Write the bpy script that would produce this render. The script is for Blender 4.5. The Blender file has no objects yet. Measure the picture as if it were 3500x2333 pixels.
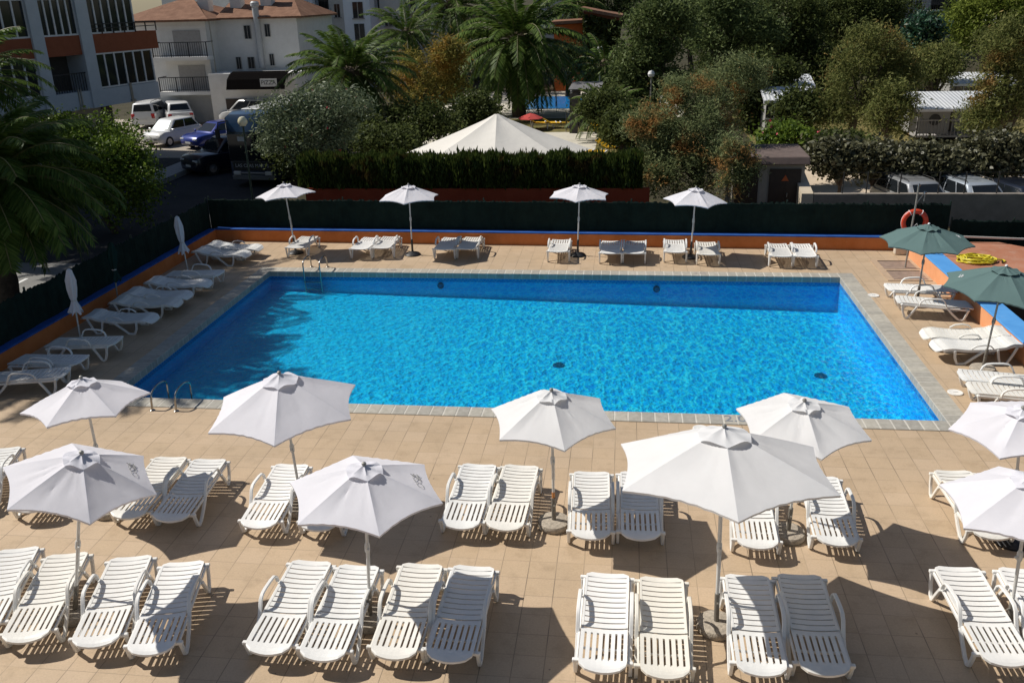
import bpy, bmesh, math, random
import numpy as np
from mathutils import Vector, Matrix
R = math.radians
PI = math.pi
random.seed(7)
rng = np.random.default_rng(7)
SC = bpy.context.scene
COL = SC.collection

# ---------------------------------------------------------------- camera (surveyed from the pool rectangle)
CAM_H = 7.8
FPX, PITCH, ROLL, YAW = 3037.582, 0.371501221, -0.0278045599, -0.131005613
_cy, _sy = math.cos(YAW), math.sin(YAW)
FWD = Vector((_sy * math.cos(PITCH), _cy * math.cos(PITCH), -math.sin(PITCH)))
_r = Vector((_cy, -_sy, 0.0)); _u = _r.cross(FWD)
RGT = _r * math.cos(ROLL) + _u * math.sin(ROLL)
UPV = -_r * math.sin(ROLL) + _u * math.cos(ROLL)
EYE = Vector((0, 0, CAM_H))
KS = 3500.0 / 2352.0
def _ray(px, py):
    return FWD + RGT * ((px * KS - 1750.0) / FPX) - UPV * ((py * KS - 1166.5) / FPX)
def at(px, py, z=0.0):
    "survey: point of the place at height z seen at photo position (2352 px wide)"
    d = _ray(px, py); t = (z - CAM_H) / d.z
    return EYE + d * t
def aty(px, py, Y):
    d = _ray(px, py); return EYE + d * (Y / d.y)

cam = bpy.data.cameras.new("camera"); camo = bpy.data.objects.new("camera", cam); COL.objects.link(camo)
cam.sensor_width = 36.0; cam.lens = FPX / 3500.0 * 36.0; cam.clip_end = 2000; cam.clip_start = 0.1
M = Matrix((RGT, UPV, -FWD)).transposed().to_4x4(); M.translation = EYE
camo.matrix_world = M
SC.camera = camo

# ---------------------------------------------------------------- materials
def _nt(name):
    m = bpy.data.materials.new(name); m.use_nodes = True
    nt = m.node_tree; nt.nodes.clear()
    out = nt.nodes.new('ShaderNodeOutputMaterial')
    return m, nt, out
def nd(nt, t, **kw):
    n = nt.nodes.new(t)
    for k, v in kw.items():
        if k.startswith('i_'):
            key = k[2:]
            n.inputs[int(key) if key.isdigit() else key.replace('_', ' ')].default_value = v
        else: setattr(n, k, v)
    return n
def c4(c): return (c[0], c[1], c[2], 1.0)
def ramp(nt, fac, stops):
    r = nt.nodes.new('ShaderNodeValToRGB'); e = r.color_ramp.elements
    while len(e) < len(stops): e.new(0.5)
    for i, (p, c) in enumerate(stops):
        e[i].position = p; e[i].color = c4(c) if len(c) == 3 else c
    nt.links.new(fac, r.inputs[0]); return r.outputs[0]
def mixc(nt, fac, a, b, mode='MIX'):
    n = nt.nodes.new('ShaderNodeMix'); n.data_type = 'RGBA'; n.blend_type = mode
    def put(sock, v):
        if hasattr(v, 'is_linked') or isinstance(v, bpy.types.NodeSocket): nt.links.new(v, sock)
        elif isinstance(v, (int, float)): sock.default_value = v
        else: sock.default_value = c4(v)
    put(n.inputs[0], fac); put(n.inputs[6], a); put(n.inputs[7], b)
    return n.outputs[2]
def math_(nt, op, a, b=None):
    n = nt.nodes.new('ShaderNodeMath'); n.operation = op
    for i, v in enumerate((a, b)):
        if v is None: continue
        if isinstance(v, (int, float)): n.inputs[i].default_value = v
        else: nt.links.new(v, n.inputs[i])
    return n.outputs[0]
def coords(nt, kind='Object'):
    return nt.nodes.new('ShaderNodeTexCoord').outputs[kind]
def noise(nt, vec, scale, detail=3.0, rough=0.55):
    n = nt.nodes.new('ShaderNodeTexNoise'); n.inputs['Scale'].default_value = scale
    n.inputs['Detail'].default_value = detail; n.inputs['Roughness'].default_value = rough
    nt.links.new(vec, n.inputs['Vector']); return n.outputs['Fac']
def bumpn(nt, h, strength=0.3, dist=0.02):
    b = nt.nodes.new('ShaderNodeBump'); b.inputs['Strength'].default_value = strength
    b.inputs['Distance'].default_value = dist; nt.links.new(h, b.inputs['Height']); return b.outputs[0]
def principled(nt, out, color, rough=0.5, metal=0.0, spec=0.5, normal=None):
    p = nt.nodes.new('ShaderNodeBsdfPrincipled')
    if isinstance(color, bpy.types.NodeSocket): nt.links.new(color, p.inputs['Base Color'])
    else: p.inputs['Base Color'].default_value = c4(color)
    p.inputs['Roughness'].default_value = rough; p.inputs['Metallic'].default_value = metal
    p.inputs['Specular IOR Level'].default_value = spec
    if normal is not None: nt.links.new(normal, p.inputs['Normal'])
    nt.links.new(p.outputs[0], out.inputs[0]); return p
_MC = {}
def mat(name, color, rough=0.5, metal=0.0, var=0.12, scale=6.0, spec=0.5, bump=0.0, bscale=40.0):
    "plain paint / plastic / stone with a little soiling"
    if name in _MC: return _MC[name]
    m, nt, out = _nt(name)
    v = coords(nt)
    lo = tuple(c * (1 - var) for c in color); hi = tuple(min(1, c * (1 + var * 0.6)) for c in color)
    col = ramp(nt, noise(nt, v, scale, 4.0), [(0.3, lo), (0.7, hi)])
    nrm = bumpn(nt, noise(nt, v, bscale, 3.0), bump) if bump > 0 else None
    principled(nt, out, col, rough, metal, spec, nrm)
    _MC[name] = m; return m

# ---------------------------------------------------------------- mesh tools
class MB:
    def __init__(s): s.v = []; s.f = []
    def add(s, vs, fs):
        o = len(s.v); s.v += [tuple(p) for p in vs]; s.f += [tuple(i + o for i in f) for f in fs]; return s
    def box(s, c, d, rz=0.0, mx=None):
        x, y, z = d[0] / 2, d[1] / 2, d[2] / 2
        vs = [Vector((sx * x, sy * y, sz * z)) for sz in (-1, 1) for sy in (-1, 1) for sx in (-1, 1)]
        if rz: vs = [Matrix.Rotation(rz, 3, 'Z') @ p for p in vs]
        if mx is not None: vs = [mx @ p for p in vs]
        vs = [p + Vector(c) for p in vs]
        return s.add(vs, [(0, 2, 3, 1), (4, 5, 7, 6), (0, 1, 5, 4), (2, 6, 7, 3), (0, 4, 6, 2), (1, 3, 7, 5)])
    def bar(s, a, b, w, h=None):
        "rectangular bar from a to b"
        a, b = Vector(a), Vector(b); h = h or w; d = (b - a).normalized()
        ref = Vector((0, 0, 1)) if abs(d.z) < 0.9 else Vector((1, 0, 0))
        x = d.cross(ref).normalized(); y = x.cross(d)
        vs = []
        for p in (a, b):
            for sx, sy in ((-1, -1), (1, -1), (1, 1), (-1, 1)): vs.append(p + x * sx * w / 2 + y * sy * h / 2)
        return s.add(vs, [(3, 2, 1, 0), (4, 5, 6, 7), (0, 1, 5, 4), (1, 2, 6, 5), (2, 3, 7, 6), (3, 0, 4, 7)])
    def tube(s, pts, r, n=8, closed=False, cap=True):
        pts = [Vector(p) for p in pts]; k = len(pts)
        rs = r if isinstance(r, (list, tuple)) else [r] * k
        T = []
        for i in range(k):
            a = pts[(i - 1) % k] if (closed or i > 0) else pts[i]; b = pts[(i + 1) % k] if (closed or i < k - 1) else pts[i]
            T.append((b - a).normalized())
        ref = Vector((0, 0, 1)) if abs(T[0].z) < 0.9 else Vector((1, 0, 0))
        x = T[0].cross(ref).normalized(); vs = []
        for i in range(k):
            x = (x - T[i] * x.dot(T[i])).normalized(); y = T[i].cross(x)
            for j in range(n):
                a = 2 * PI * j / n; vs.append(pts[i] + (x * math.cos(a) + y * math.sin(a)) * rs[i])
        fs = []
        for i in range(k if closed else k - 1):
            for j in range(n):
                a = i * n + j; b = i * n + (j + 1) % n; c = ((i + 1) % k) * n + (j + 1) % n; d = ((i + 1) % k) * n + j
                fs.append((a, b, c, d))
        if cap and not closed:
            fs.append(tuple(range(n - 1, -1, -1))); fs.append(tuple((k - 1) * n + j for j in range(n)))
        return s.add(vs, fs)
    def lathe(s, prof, n=16, c=(0, 0, 0)):
        c = Vector(c); vs = []; fs = []
        for (r, z) in prof:
            for j in range(n):
                a = 2 * PI * j / n; vs.append(c + Vector((r * math.cos(a), r * math.sin(a), z)))
        for i in range(len(prof) - 1):
            for j in range(n):
                fs.append((i * n + j, i * n + (j + 1) % n, (i + 1) * n + (j + 1) % n, (i + 1) * n + j))
        fs.append(tuple(range(n - 1, -1, -1))); fs.append(tuple((len(prof) - 1) * n + j for j in range(n)))
        return s.add(vs, fs)
    def prism(s, poly, z0, z1):
        n = len(poly)
        vs = [(p[0], p[1], z0) for p in poly] + [(p[0], p[1], z1) for p in poly]
        fs = [tuple(range(n - 1, -1, -1)), tuple(range(n, 2 * n))] + [(i, (i + 1) % n, n + (i + 1) % n, n + i) for i in range(n)]
        return s.add(vs, fs)
    def sideprism(s, poly, x0, x1):
        "polygon given in (y, z), extruded along x"
        n = len(poly)
        vs = [(x0, p[0], p[1]) for p in poly] + [(x1, p[0], p[1]) for p in poly]
        fs = [tuple(range(n)), tuple(range(2 * n - 1, n - 1, -1))] + [(i, n + i, n + (i + 1) % n, (i + 1) % n) for i in range(n)]
        return s.add(vs, fs)
    def grid(s, rows, closed_u=False):
        "rows of points -> quads"
        nr, nc = len(rows), len(rows[0]); vs = [p for r in rows for p in r]; fs = []
        for i in range(nr - 1):
            for j in range(nc if closed_u else nc - 1):
                fs.append((i * nc + j, i * nc + (j + 1) % nc, (i + 1) * nc + (j + 1) % nc, (i + 1) * nc + j))
        return s.add(vs, fs)
    def plate(s, rows, t):
        "sheet of thickness t under a grid of points"
        nr, nc = len(rows), len(rows[0])
        top = [Vector(p) for r in rows for p in r]; bot = [p - Vector((0, 0, t)) for p in top]; n = nr * nc; fs = []
        for i in range(nr - 1):
            for j in range(nc - 1):
                a, b, c, d = i * nc + j, i * nc + j + 1, (i + 1) * nc + j + 1, (i + 1) * nc + j
                fs.append((a, b, c, d)); fs.append((n + d, n + c, n + b, n + a))
        ring = [j for j in range(nc)] + [i * nc + nc - 1 for i in range(1, nr)] + [(nr - 1) * nc + j for j in range(nc - 2, -1, -1)] + [i * nc for i in range(nr - 2, 0, -1)]
        for k in range(len(ring)):
            a, b = ring[k], ring[(k + 1) % len(ring)]; fs.append((a, n + a, n + b, b))
        return s.add(top + bot, fs)
    def build(s, name, m, parent=None, smooth=False, bevel=0.0, sharp=35):
        me = bpy.data.meshes.new(name)
        me.from_pydata([tuple(p) for p in s.v], [], s.f)
        bm = bmesh.new(); bm.from_mesh(me)
        bmesh.ops.recalc_face_normals(bm, faces=bm.faces)
        if bevel > 0:
            ed = [e for e in bm.edges if len(e.link_faces) == 2 and e.calc_face_angle(0) > R(38)]
            bmesh.ops.bevel(bm, geom=ed, offset=bevel, segments=1, affect='EDGES', clamp_overlap=True)
        bm.to_mesh(me); bm.free()
        if smooth:
            me.shade_smooth()
            try: me.set_sharp_from_angle(angle=R(sharp))
            except Exception: pass
        me.materials.append(m)
        o = bpy.data.objects.new(name, me); COL.objects.link(o)
        if parent is not None: o.parent = parent
        return o
def quads(name, V, m, parent=None, col=None):
    "fast mesh of loose quads, V is (n,4,3)"
    n = len(V); me = bpy.data.meshes.new(name)
    me.vertices.add(n * 4); me.vertices.foreach_set('co', np.ascontiguousarray(V, dtype=np.float32).ravel())
    me.loops.add(n * 4); me.loops.foreach_set('vertex_index', np.arange(n * 4, dtype=np.int32))
    me.polygons.add(n); me.polygons.foreach_set('loop_start', np.arange(0, n * 4, 4, dtype=np.int32))
    try: me.polygons.foreach_set('loop_total', np.full(n, 4, dtype=np.int32))
    except Exception: pass
    me.update(calc_edges=True)
    me.materials.append(m)
    o = bpy.data.objects.new(name, me); COL.objects.link(o)
    if parent is not None: o.parent = parent
    return o
def empty(name, loc=(0, 0, 0), rz=0.0):
    o = bpy.data.objects.new(name, None); COL.objects.link(o)
    o.location = loc; o.rotation_euler = (0, 0, rz); o.empty_display_size = 0.2
    return o
def tag(o, label=None, cat=None, group=None, kind=None):
    if label: o['label'] = label
    if cat: o['category'] = cat
    if group: o['group'] = group
    if kind: o['kind'] = kind
    return o
def copy_tree(o, parent=None):
    c = o.copy(); COL.objects.link(c); c.parent = parent
    for ch in list(o.children): copy_tree(ch, c)
    return c
def structure(o): o['kind'] = 'structure'; return o

# ---------------------------------------------------------------- light
SUN_DIR = Vector((-0.885, 0.17, 1.0)).normalized()          # towards the sun
elev = math.asin(SUN_DIR.z); azim = math.atan2(SUN_DIR.x, SUN_DIR.y)
w = bpy.data.worlds.new("World"); SC.world = w; w.use_nodes = True
nt = w.node_tree; bg = nt.nodes['Background']
sky = nt.nodes.new('ShaderNodeTexSky'); sky.sky_type = 'NISHITA'; sky.sun_disc = False
sky.sun_elevation = elev; sky.sun_rotation = azim; sky.air_density = 1.0; sky.dust_density = 0.6; sky.ozone_density = 1.0
nt.links.new(sky.outputs[0], bg.inputs[0]); bg.inputs[1].default_value = 0.058
sl = bpy.data.lights.new("sun", 'SUN'); sl.energy = 4.8; sl.angle = R(0.5); sl.color = (1.0, 0.955, 0.88)
so = bpy.data.objects.new("sun", sl); COL.objects.link(so)
so.rotation_euler = SUN_DIR.to_track_quat('Z', 'Y').to_euler()
SC.view_settings.view_transform = 'Standard'; SC.view_settings.look = 'None'
SC.view_settings.exposure = 0.0; SC.view_settings.gamma = 1.0
SC.render.engine = 'CYCLES'
SC.cycles.use_denoising = True
SC.cycles.max_bounces = 8; SC.cycles.transparent_max_bounces = 12; SC.cycles.diffuse_bounces = 3
SC.cycles.caustics_reflective = False; SC.cycles.caustics_refractive = False
SC.cycles.sample_clamp_indirect = 4.0
# ================================================================= POOL, DECK, WALLS
PX0, PX1, PY0, PY1 = -10.86, 6.20, 16.12, 25.34
CW = 0.42                                  # width of the coping
WATER_Z = -0.17
DK_X0, DK_X1 = -14.25, 8.72
def wall_far_y(x): return 28.62 - 0.028 * (x + 2.0)

def mat_deck():
    m, nt, out = _nt('deck_tiles')
    v = coords(nt)
    sep = nt.nodes.new('ShaderNodeSeparateXYZ'); nt.links.new(v, sep.inputs[0])
    T = 0.4
    def line(sock, off, wdt):
        a = math_(nt, 'ADD', sock, off); a = math_(nt, 'DIVIDE', a, T); f = math_(nt, 'FRACT', a)
        d = math_(nt, 'ABSOLUTE', math_(nt, 'SUBTRACT', f, 0.5))
        return math_(nt, 'GREATER_THAN', d, 0.5 - wdt)
    lx = line(sep.outputs[0], 100.07, 0.014); ly = line(sep.outputs[1], 100.21, 0.012)
    cell = nt.nodes.new('ShaderNodeVectorMath'); cell.operation = 'SCALE'; cell.inputs['Scale'].default_value = 1 / T
    off = nt.nodes.new('ShaderNodeVectorMath'); off.operation = 'ADD'; off.inputs[1].default_value = (100.07, 100.21, 0)
    nt.links.new(v, off.inputs[0]); nt.links.new(off.outputs[0], cell.inputs[0])
    fl = nt.nodes.new('ShaderNodeVectorMath'); fl.operation = 'FLOOR'; nt.links.new(cell.outputs[0], fl.inputs[0])
    wn = nt.nodes.new('ShaderNodeTexWhiteNoise'); wn.noise_dimensions = '2D'; nt.links.new(fl.outputs[0], wn.inputs['Vector'])
    tile = ramp(nt, wn.outputs['Value'], [(0.0, (0.490, 0.364, 0.239)), (0.5, (0.506, 0.377, 0.250)), (0.93, (0.527, 0.396, 0.269)), (1.0, (0.463, 0.342, 0.221))])
    big = noise(nt, v, 0.55, 4.0)
    tile = mixc(nt, 0.5, tile, ramp(nt, big, [(0.3, (0.84, 0.84, 0.84)), (0.7, (1.08, 1.06, 1.03))]), 'MULTIPLY')
    mid = noise(nt, v, 2.6, 6.0, 0.7)
    tile = mixc(nt, 0.8, tile, ramp(nt, mid, [(0.30, (0.80, 0.79, 0.77)), (0.48, (1.0, 1.0, 1.0)), (0.75, (1.06, 1.06, 1.07))]), 'MULTIPLY')
    fine = noise(nt, v, 38.0, 4.0, 0.65)
    tile = mixc(nt, 0.6, tile, ramp(nt, fine, [(0.3, (0.82, 0.82, 0.82)), (0.7, (1.1, 1.1, 1.1))]), 'MULTIPLY')
    # a few dark drips and spots
    sp = nt.nodes.new('ShaderNodeTexVoronoi'); sp.inputs['Scale'].default_value = 1.7; nt.links.new(v, sp.inputs['Vector'])
    spot = math_(nt, 'LESS_THAN', sp.outputs['Distance'], 0.028)
    jv = noise(nt, v, 1.3, 3.0)
    jf = ramp(nt, jv, [(0.35, (0.25, 0.25, 0.25)), (0.65, (1, 1, 1))])
    j = math_(nt, 'MAXIMUM', lx, math_(nt, 'MULTIPLY', ly, 0.62))
    j = math_(nt, 'MULTIPLY', j, math_(nt, 'MULTIPLY', jf, 0.85))
    col = mixc(nt, j, tile, (0.13, 0.10, 0.07))
    col = mixc(nt, math_(nt, 'MULTIPLY', spot, 0.6), col, (0.10, 0.07, 0.045))
    h = math_(nt, 'SUBTRACT', math_(nt, 'MULTIPLY', fine, 0.25), math_(nt, 'MAXIMUM', lx, ly))
    principled(nt, out, col, 0.58, 0, 0.42, bumpn(nt, h, 0.35, 0.004))
    return m
MDECK = mat_deck()
mb = MB()
y0 = -6.0
# deck as four sheets round the pool
yf = lambda x: wall_far_y(x) + 0.05
ix0, ix1, iy0, iy1 = PX0 - CW + .02, PX1 + CW - .02, PY0 - CW + .02, PY1 + CW - .02
mb.add([(DK_X0 - .2, y0, 0), (DK_X1 + .1, y0, 0), (DK_X1 + .1, iy0, 0), (DK_X0 - .2, iy0, 0)], [(0, 1, 2, 3)])
mb.add([(DK_X0 - .2, iy1, 0), (DK_X1 + .1, iy1, 0), (DK_X1 + .1, yf(DK_X1), 0), (DK_X0 - .2, yf(DK_X0), 0)], [(0, 1, 2, 3)])
mb.add([(DK_X0 - .2, iy0, 0), (ix0, iy0, 0), (ix0, iy1, 0), (DK_X0 - .2, iy1, 0)], [(0, 1, 2, 3)])
mb.add([(ix1, iy0, 0), (DK_X1 + .1, iy0, 0), (DK_X1 + .1, iy1, 0), (ix1, iy1, 0)], [(0, 1, 2, 3)])
deck = structure(mb.build('pool_deck', MDECK))

# ---- coping: single stones on a pale mortar bed
def mat_stone():
    m, nt, out = _nt('coping_stone')
    v = coords(nt); g = nt.nodes.new('ShaderNodeNewGeometry')
    col = ramp(nt, noise(nt, v, 9.0, 5.0, 0.65), [(0.3, (0.33, 0.31, 0.265)), (0.7, (0.46, 0.435, 0.385))])
    rnd = ramp(nt, g.outputs['Random Per Island'], [(0.0, (0.86, 0.86, 0.86)), (1.0, (1.1, 1.09, 1.06))])
    col = mixc(nt, 1.0, col, rnd, 'MULTIPLY')
    principled(nt, out, col, 0.6, 0, 0.4, bumpn(nt, noise(nt, v, 60, 3), 0.15, 0.004)); return m
MSTONE = mat_stone()
MGROUT = mat('pale_mortar', (0.56, 0.53, 0.47), 0.85, var=0.15)
ZC, ZL = 0.022, WATER_Z + 0.02
st = MB(); gr = MB(); S_ = 0.262
def stone_poly(poly): st.prism(poly, ZL, ZC)
g_ = 0.006
nx = round((PX1 - PX0) / S_); ny = round((PY1 - PY0) / S_)
for k in range(nx):
    a = PX0 + (PX1 - PX0) * k / nx + g_; b = PX0 + (PX1 - PX0) * (k + 1) / nx - g_
    stone_poly([(a, PY0 - CW), (b, PY0 - CW), (b, PY0), (a, PY0)])
    stone_poly([(a, PY1), (b, PY1), (b, PY1 + CW), (a, PY1 + CW)])
for k in range(ny):
    a = PY0 + (PY1 - PY0) * k / ny + g_; b = PY0 + (PY1 - PY0) * (k + 1) / ny - g_
    stone_poly([(PX0 - CW, a), (PX0, a), (PX0, b), (PX0 - CW, b)])
    stone_poly([(PX1, a), (PX1 + CW, a), (PX1 + CW, b), (PX1, b)])
for sx, x in ((-1, PX0), (1, PX1)):
    for sy, y in ((-1, PY0), (1, PY1)):
        xs = sorted((x, x + sx * (CW))); ys = sorted((y, y + sy * CW))
        stone_poly([(xs[0], ys[0]), (xs[1], ys[0]), (xs[1], ys[1]), (xs[0], ys[1])])
coping = structure(st.build('pool_coping', MSTONE, bevel=0.012))
e = 0.004
def ring(mbx, x0, x1, y0_, y1_, w_, z0, z1):
    mbx.prism([(x0 - w_, y0_ - w_), (x1 + w_, y0_ - w_), (x1 + w_, y0_), (x0 - w_, y0_)], z0, z1)
    mbx.prism([(x0 - w_, y1_), (x1 + w_, y1_), (x1 + w_, y1_ + w_), (x0 - w_, y1_ + w_)], z0, z1)
    mbx.prism([(x0 - w_, y0_), (x0, y0_), (x0, y1_), (x0 - w_, y1_)], z0, z1)
    mbx.prism([(x1, y0_), (x1 + w_, y0_), (x1 + w_, y1_), (x1, y1_)], z0, z1)
ring(gr, PX0 - e, PX1 + e, PY0 - e, PY1 + e, CW - 2 * e, ZL - 0.1, ZC - 0.005)
structure(gr.build('coping_mortar', MGROUT))

# ---- basin lined with glass mosaic
def mat_mosaic(name, floor):
    m, nt, out = _nt(name)
    v = coords(nt)
    vr = nt.nodes.new('ShaderNodeTexVoronoi'); vr.distance = 'CHEBYCHEV'; vr.inputs['Scale'].default_value = 22.0 if floor else 30.0
    vr.inputs['Randomness'].default_value = 0.25
    nt.links.new(v, vr.inputs['Vector'])
    sepc = nt.nodes.new('ShaderNodeSeparateColor'); nt.links.new(vr.outputs['Color'], sepc.inputs[0])
    if floor:
        col = ramp(nt, sepc.outputs[0], [(0.0, (0.008, 0.58, 0.93)), (0.45, (0.014, 0.68, 0.96)), (0.8, (0.03, 0.75, 0.97)), (1.0, (0.07, 0.80, 0.97))])
    else:
        col = ramp(nt, sepc.outputs[0], [(0.0, (0.005, 0.50, 0.94)), (0.5, (0.008, 0.58, 0.96)), (1.0, (0.02, 0.64, 0.97))])
        sep = nt.nodes.new('ShaderNodeSeparateXYZ'); nt.links.new(v, sep.inputs[0])
        s = math_(nt, 'ADD', sep.outputs[0], sep.outputs[1])
        zig = math_(nt, 'PINGPONG', math_(nt, 'MULTIPLY', s, 9.0), 0.5)
        zz = math_(nt, 'MULTIPLY', math_(nt, 'SUBTRACT', sep.outputs[2], WATER_Z - 0.085), 6.0)
        d = math_(nt, 'LESS_THAN', math_(nt, 'ABSOLUTE', math_(nt, 'SUBTRACT', zig, zz)), 0.11)
        band = math_(nt, 'GREATER_THAN', sep.outputs[2], WATER_Z - 0.09)
        col = mixc(nt, math_(nt, 'MULTIPLY', band, 0.7), col, (0.01, 0.09, 0.40))
        col = mixc(nt, math_(nt, 'MULTIPLY', d, math_(nt, 'MULTIPLY', band, 0.45)), col, (0.45, 0.58, 0.66))
    principled(nt, out, col, 0.45, 0, 0.3); return m
MFLOOR = mat_mosaic('pool_floor_mosaic', True); MWALL = mat_mosaic('pool_wall_mosaic', False)
zl, zr = WATER_Z - 0.42, WATER_Z - 0.84            # shallow end on the left, deep end on the right
xa, xb, ya, yb = PX0 - .002, PX1 + .002, PY0 - .002, PY1 + .002
fl = MB(); fl.grid([[(xa + (xb - xa) * i / 12, ya + (yb - ya) * j / 8, zl + (zr - zl) * i / 12) for i in range(13)] for j in range(9)])
structure(fl.build('pool_floor', MFLOOR))
wl = MB()
zt = ZL + 0.001
wl.add([(xa, yb, zl), (xb, yb, zr), (xb, yb, zt), (xa, yb, zt)], [(0, 1, 2, 3)])
wl.add([(xa, ya, zl), (xb, ya, zr), (xb, ya, zt), (xa, ya, zt)], [(0, 1, 2, 3)])
wl.add([(xa, ya, zl), (xa, yb, zl), (xa, yb, zt), (xa, ya, zt)], [(0, 1, 2, 3)])
wl.add([(xb, ya, zr), (xb, yb, zr), (xb, yb, zt), (xb, ya, zt)], [(0, 1, 2, 3)])
structure(wl.build('pool_wall', MWALL))

# ---- water: rippled surface, lets the sun through, mirrors the sky, caustic light painted in its tint
def mat_water():
    m, nt, out = _nt('pool_water')
    v = coords(nt)
    sep = nt.nodes.new('ShaderNodeSeparateXYZ'); nt.links.new(v, sep.inputs[0])
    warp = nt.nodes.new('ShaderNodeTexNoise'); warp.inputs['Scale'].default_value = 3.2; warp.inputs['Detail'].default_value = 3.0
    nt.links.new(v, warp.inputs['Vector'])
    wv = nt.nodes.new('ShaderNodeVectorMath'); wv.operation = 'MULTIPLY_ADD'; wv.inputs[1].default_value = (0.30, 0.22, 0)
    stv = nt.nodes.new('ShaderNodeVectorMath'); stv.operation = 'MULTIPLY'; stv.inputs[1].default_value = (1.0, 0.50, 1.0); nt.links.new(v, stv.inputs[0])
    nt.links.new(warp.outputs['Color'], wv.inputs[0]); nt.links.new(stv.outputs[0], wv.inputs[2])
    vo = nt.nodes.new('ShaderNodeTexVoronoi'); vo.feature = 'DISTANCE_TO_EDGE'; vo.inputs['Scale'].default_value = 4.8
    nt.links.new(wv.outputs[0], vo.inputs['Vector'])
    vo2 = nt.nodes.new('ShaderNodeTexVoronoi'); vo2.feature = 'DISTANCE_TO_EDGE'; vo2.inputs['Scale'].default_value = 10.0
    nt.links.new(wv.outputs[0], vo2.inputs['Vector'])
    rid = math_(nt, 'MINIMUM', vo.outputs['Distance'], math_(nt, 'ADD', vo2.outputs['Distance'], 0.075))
    n1 = noise(nt, v, 6.5, 3.0, 0.6)
    hgt = math_(nt, 'ADD', math_(nt, 'MULTIPLY', rid, 0.6), n1)
    nrm = bumpn(nt, hgt, 0.75, 0.06)
    # painted caustics fade towards the left end, full strength at the right
    caustic_fade = nt.nodes.new('ShaderNodeMapRange'); caustic_fade.inputs['From Min'].default_value = -8.5; caustic_fade.inputs['From Max'].default_value = -1.0
    caustic_fade.inputs['To Min'].default_value = 0.25; caustic_fade.inputs['To Max'].default_value = 1.0
    nt.links.new(sep.outputs[0], caustic_fade.inputs['Value'])
    caustic_tint = ramp(nt, rid, [(0.0, (1.0, 1.0, 1.0)), (0.035, (1.0, 1.0, 1.0)), (0.085, (0.52, 0.90, 1.0)), (0.16, (0.11, 0.67, 0.96)), (0.5, (0.04, 0.56, 0.93))])  # bright caustic lines painted into the transparent colour
    tcol = mixc(nt, caustic_fade.outputs[0], (0.54, 0.89, 1.0), caustic_tint)
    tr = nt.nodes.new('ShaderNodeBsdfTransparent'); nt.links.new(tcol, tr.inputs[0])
    rf = nt.nodes.new('ShaderNodeBsdfRefraction'); rf.inputs['IOR'].default_value = 1.10; rf.inputs['Roughness'].default_value = 0.0
    rf.inputs[0].default_value = (0.45, 0.85, 1.0, 1); nt.links.new(nrm, rf.inputs['Normal'])
    mx0 = nt.nodes.new('ShaderNodeMixShader'); mx0.inputs[0].default_value = 0.12
    nt.links.new(tr.outputs[0], mx0.inputs[1]); nt.links.new(rf.outputs[0], mx0.inputs[2])
    gl = nt.nodes.new('ShaderNodeBsdfGlossy'); gl.inputs['Roughness'].default_value = 0.04; nt.links.new(nrm, gl.inputs['Normal'])
    fr = nt.nodes.new('ShaderNodeFresnel'); fr.inputs['IOR'].default_value = 1.33; nt.links.new(nrm, fr.inputs['Normal'])
    ff = math_(nt, 'MULTIPLY', fr.outputs[0], 0.8)
    mx = nt.nodes.new('ShaderNodeMixShader'); nt.links.new(ff, mx.inputs[0])
    nt.links.new(mx0.outputs[0], mx.inputs[1]); nt.links.new(gl.outputs[0], mx.inputs[2])
    nt.links.new(mx.outputs[0], out.inputs[0]); return m
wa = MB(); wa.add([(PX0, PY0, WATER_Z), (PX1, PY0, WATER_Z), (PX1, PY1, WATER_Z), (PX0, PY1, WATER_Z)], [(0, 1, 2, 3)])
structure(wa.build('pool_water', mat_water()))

# ---- drains on the floor and lamps in the far wall
MBLK = mat('black_rubber', (0.012, 0.013, 0.016), 0.5)
MDARKBLUE = mat('dark_grating', (0.012, 0.05, 0.11), 0.5)
for (px, py, lb) in ((1283, 846, 'dark drain grate on the pool floor, middle of the pool'), (1885, 857, 'dark drain grate on the pool floor towards the deep right end')):
    p = at(px, py, -0.9); b = MB()
    zf = zl + (zr - zl) * (p.x - PX0) / (PX1 - PX0)
    b.lathe([(0.15, 0.0), (0.15, 0.02), (0.12, 0.03)], 16, (0, 0, 0))
    for k in range(5): b.box((0, -0.10 + 0.05 * k, 0.036), (0.21 * math.sqrt(max(0.05, 1 - (0.4 * (k - 2)) ** 2)), 0.03, 0.012))
    o = b.build('pool_drain', MDARKBLUE); o.location = (p.x, p.y, zf + 0.003); tag(o, lb, 'drain', 'drains on the pool floor')
for (px, py, lb) in ((1012, 656, 'round underwater lamp in the far pool wall, nearer the ladder'), (1508, 664, 'round underwater lamp in the far pool wall, right of centre')):
    p = aty(px, py, PY1 - .03); t = empty('pool_light', (p.x, PY1 - 0.004, min(p.z, WATER_Z - 0.14)))
    tag(t, lb, 'pool light', 'lamps in the far pool wall')
    b = MB(); b.lathe([(0.10, 0.0), (0.10, 0.03), (0.08, 0.045)], 18); o = b.build('rim', MBLK, t); o.rotation_euler = (R(90), 0, 0)
    b = MB(); b.lathe([(0.075, 0.03), (0.055, 0.055), (0.02, 0.062)], 18); o = b.build('lens', MDARKBLUE, t); o.rotation_euler = (R(90), 0, 0)

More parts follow.
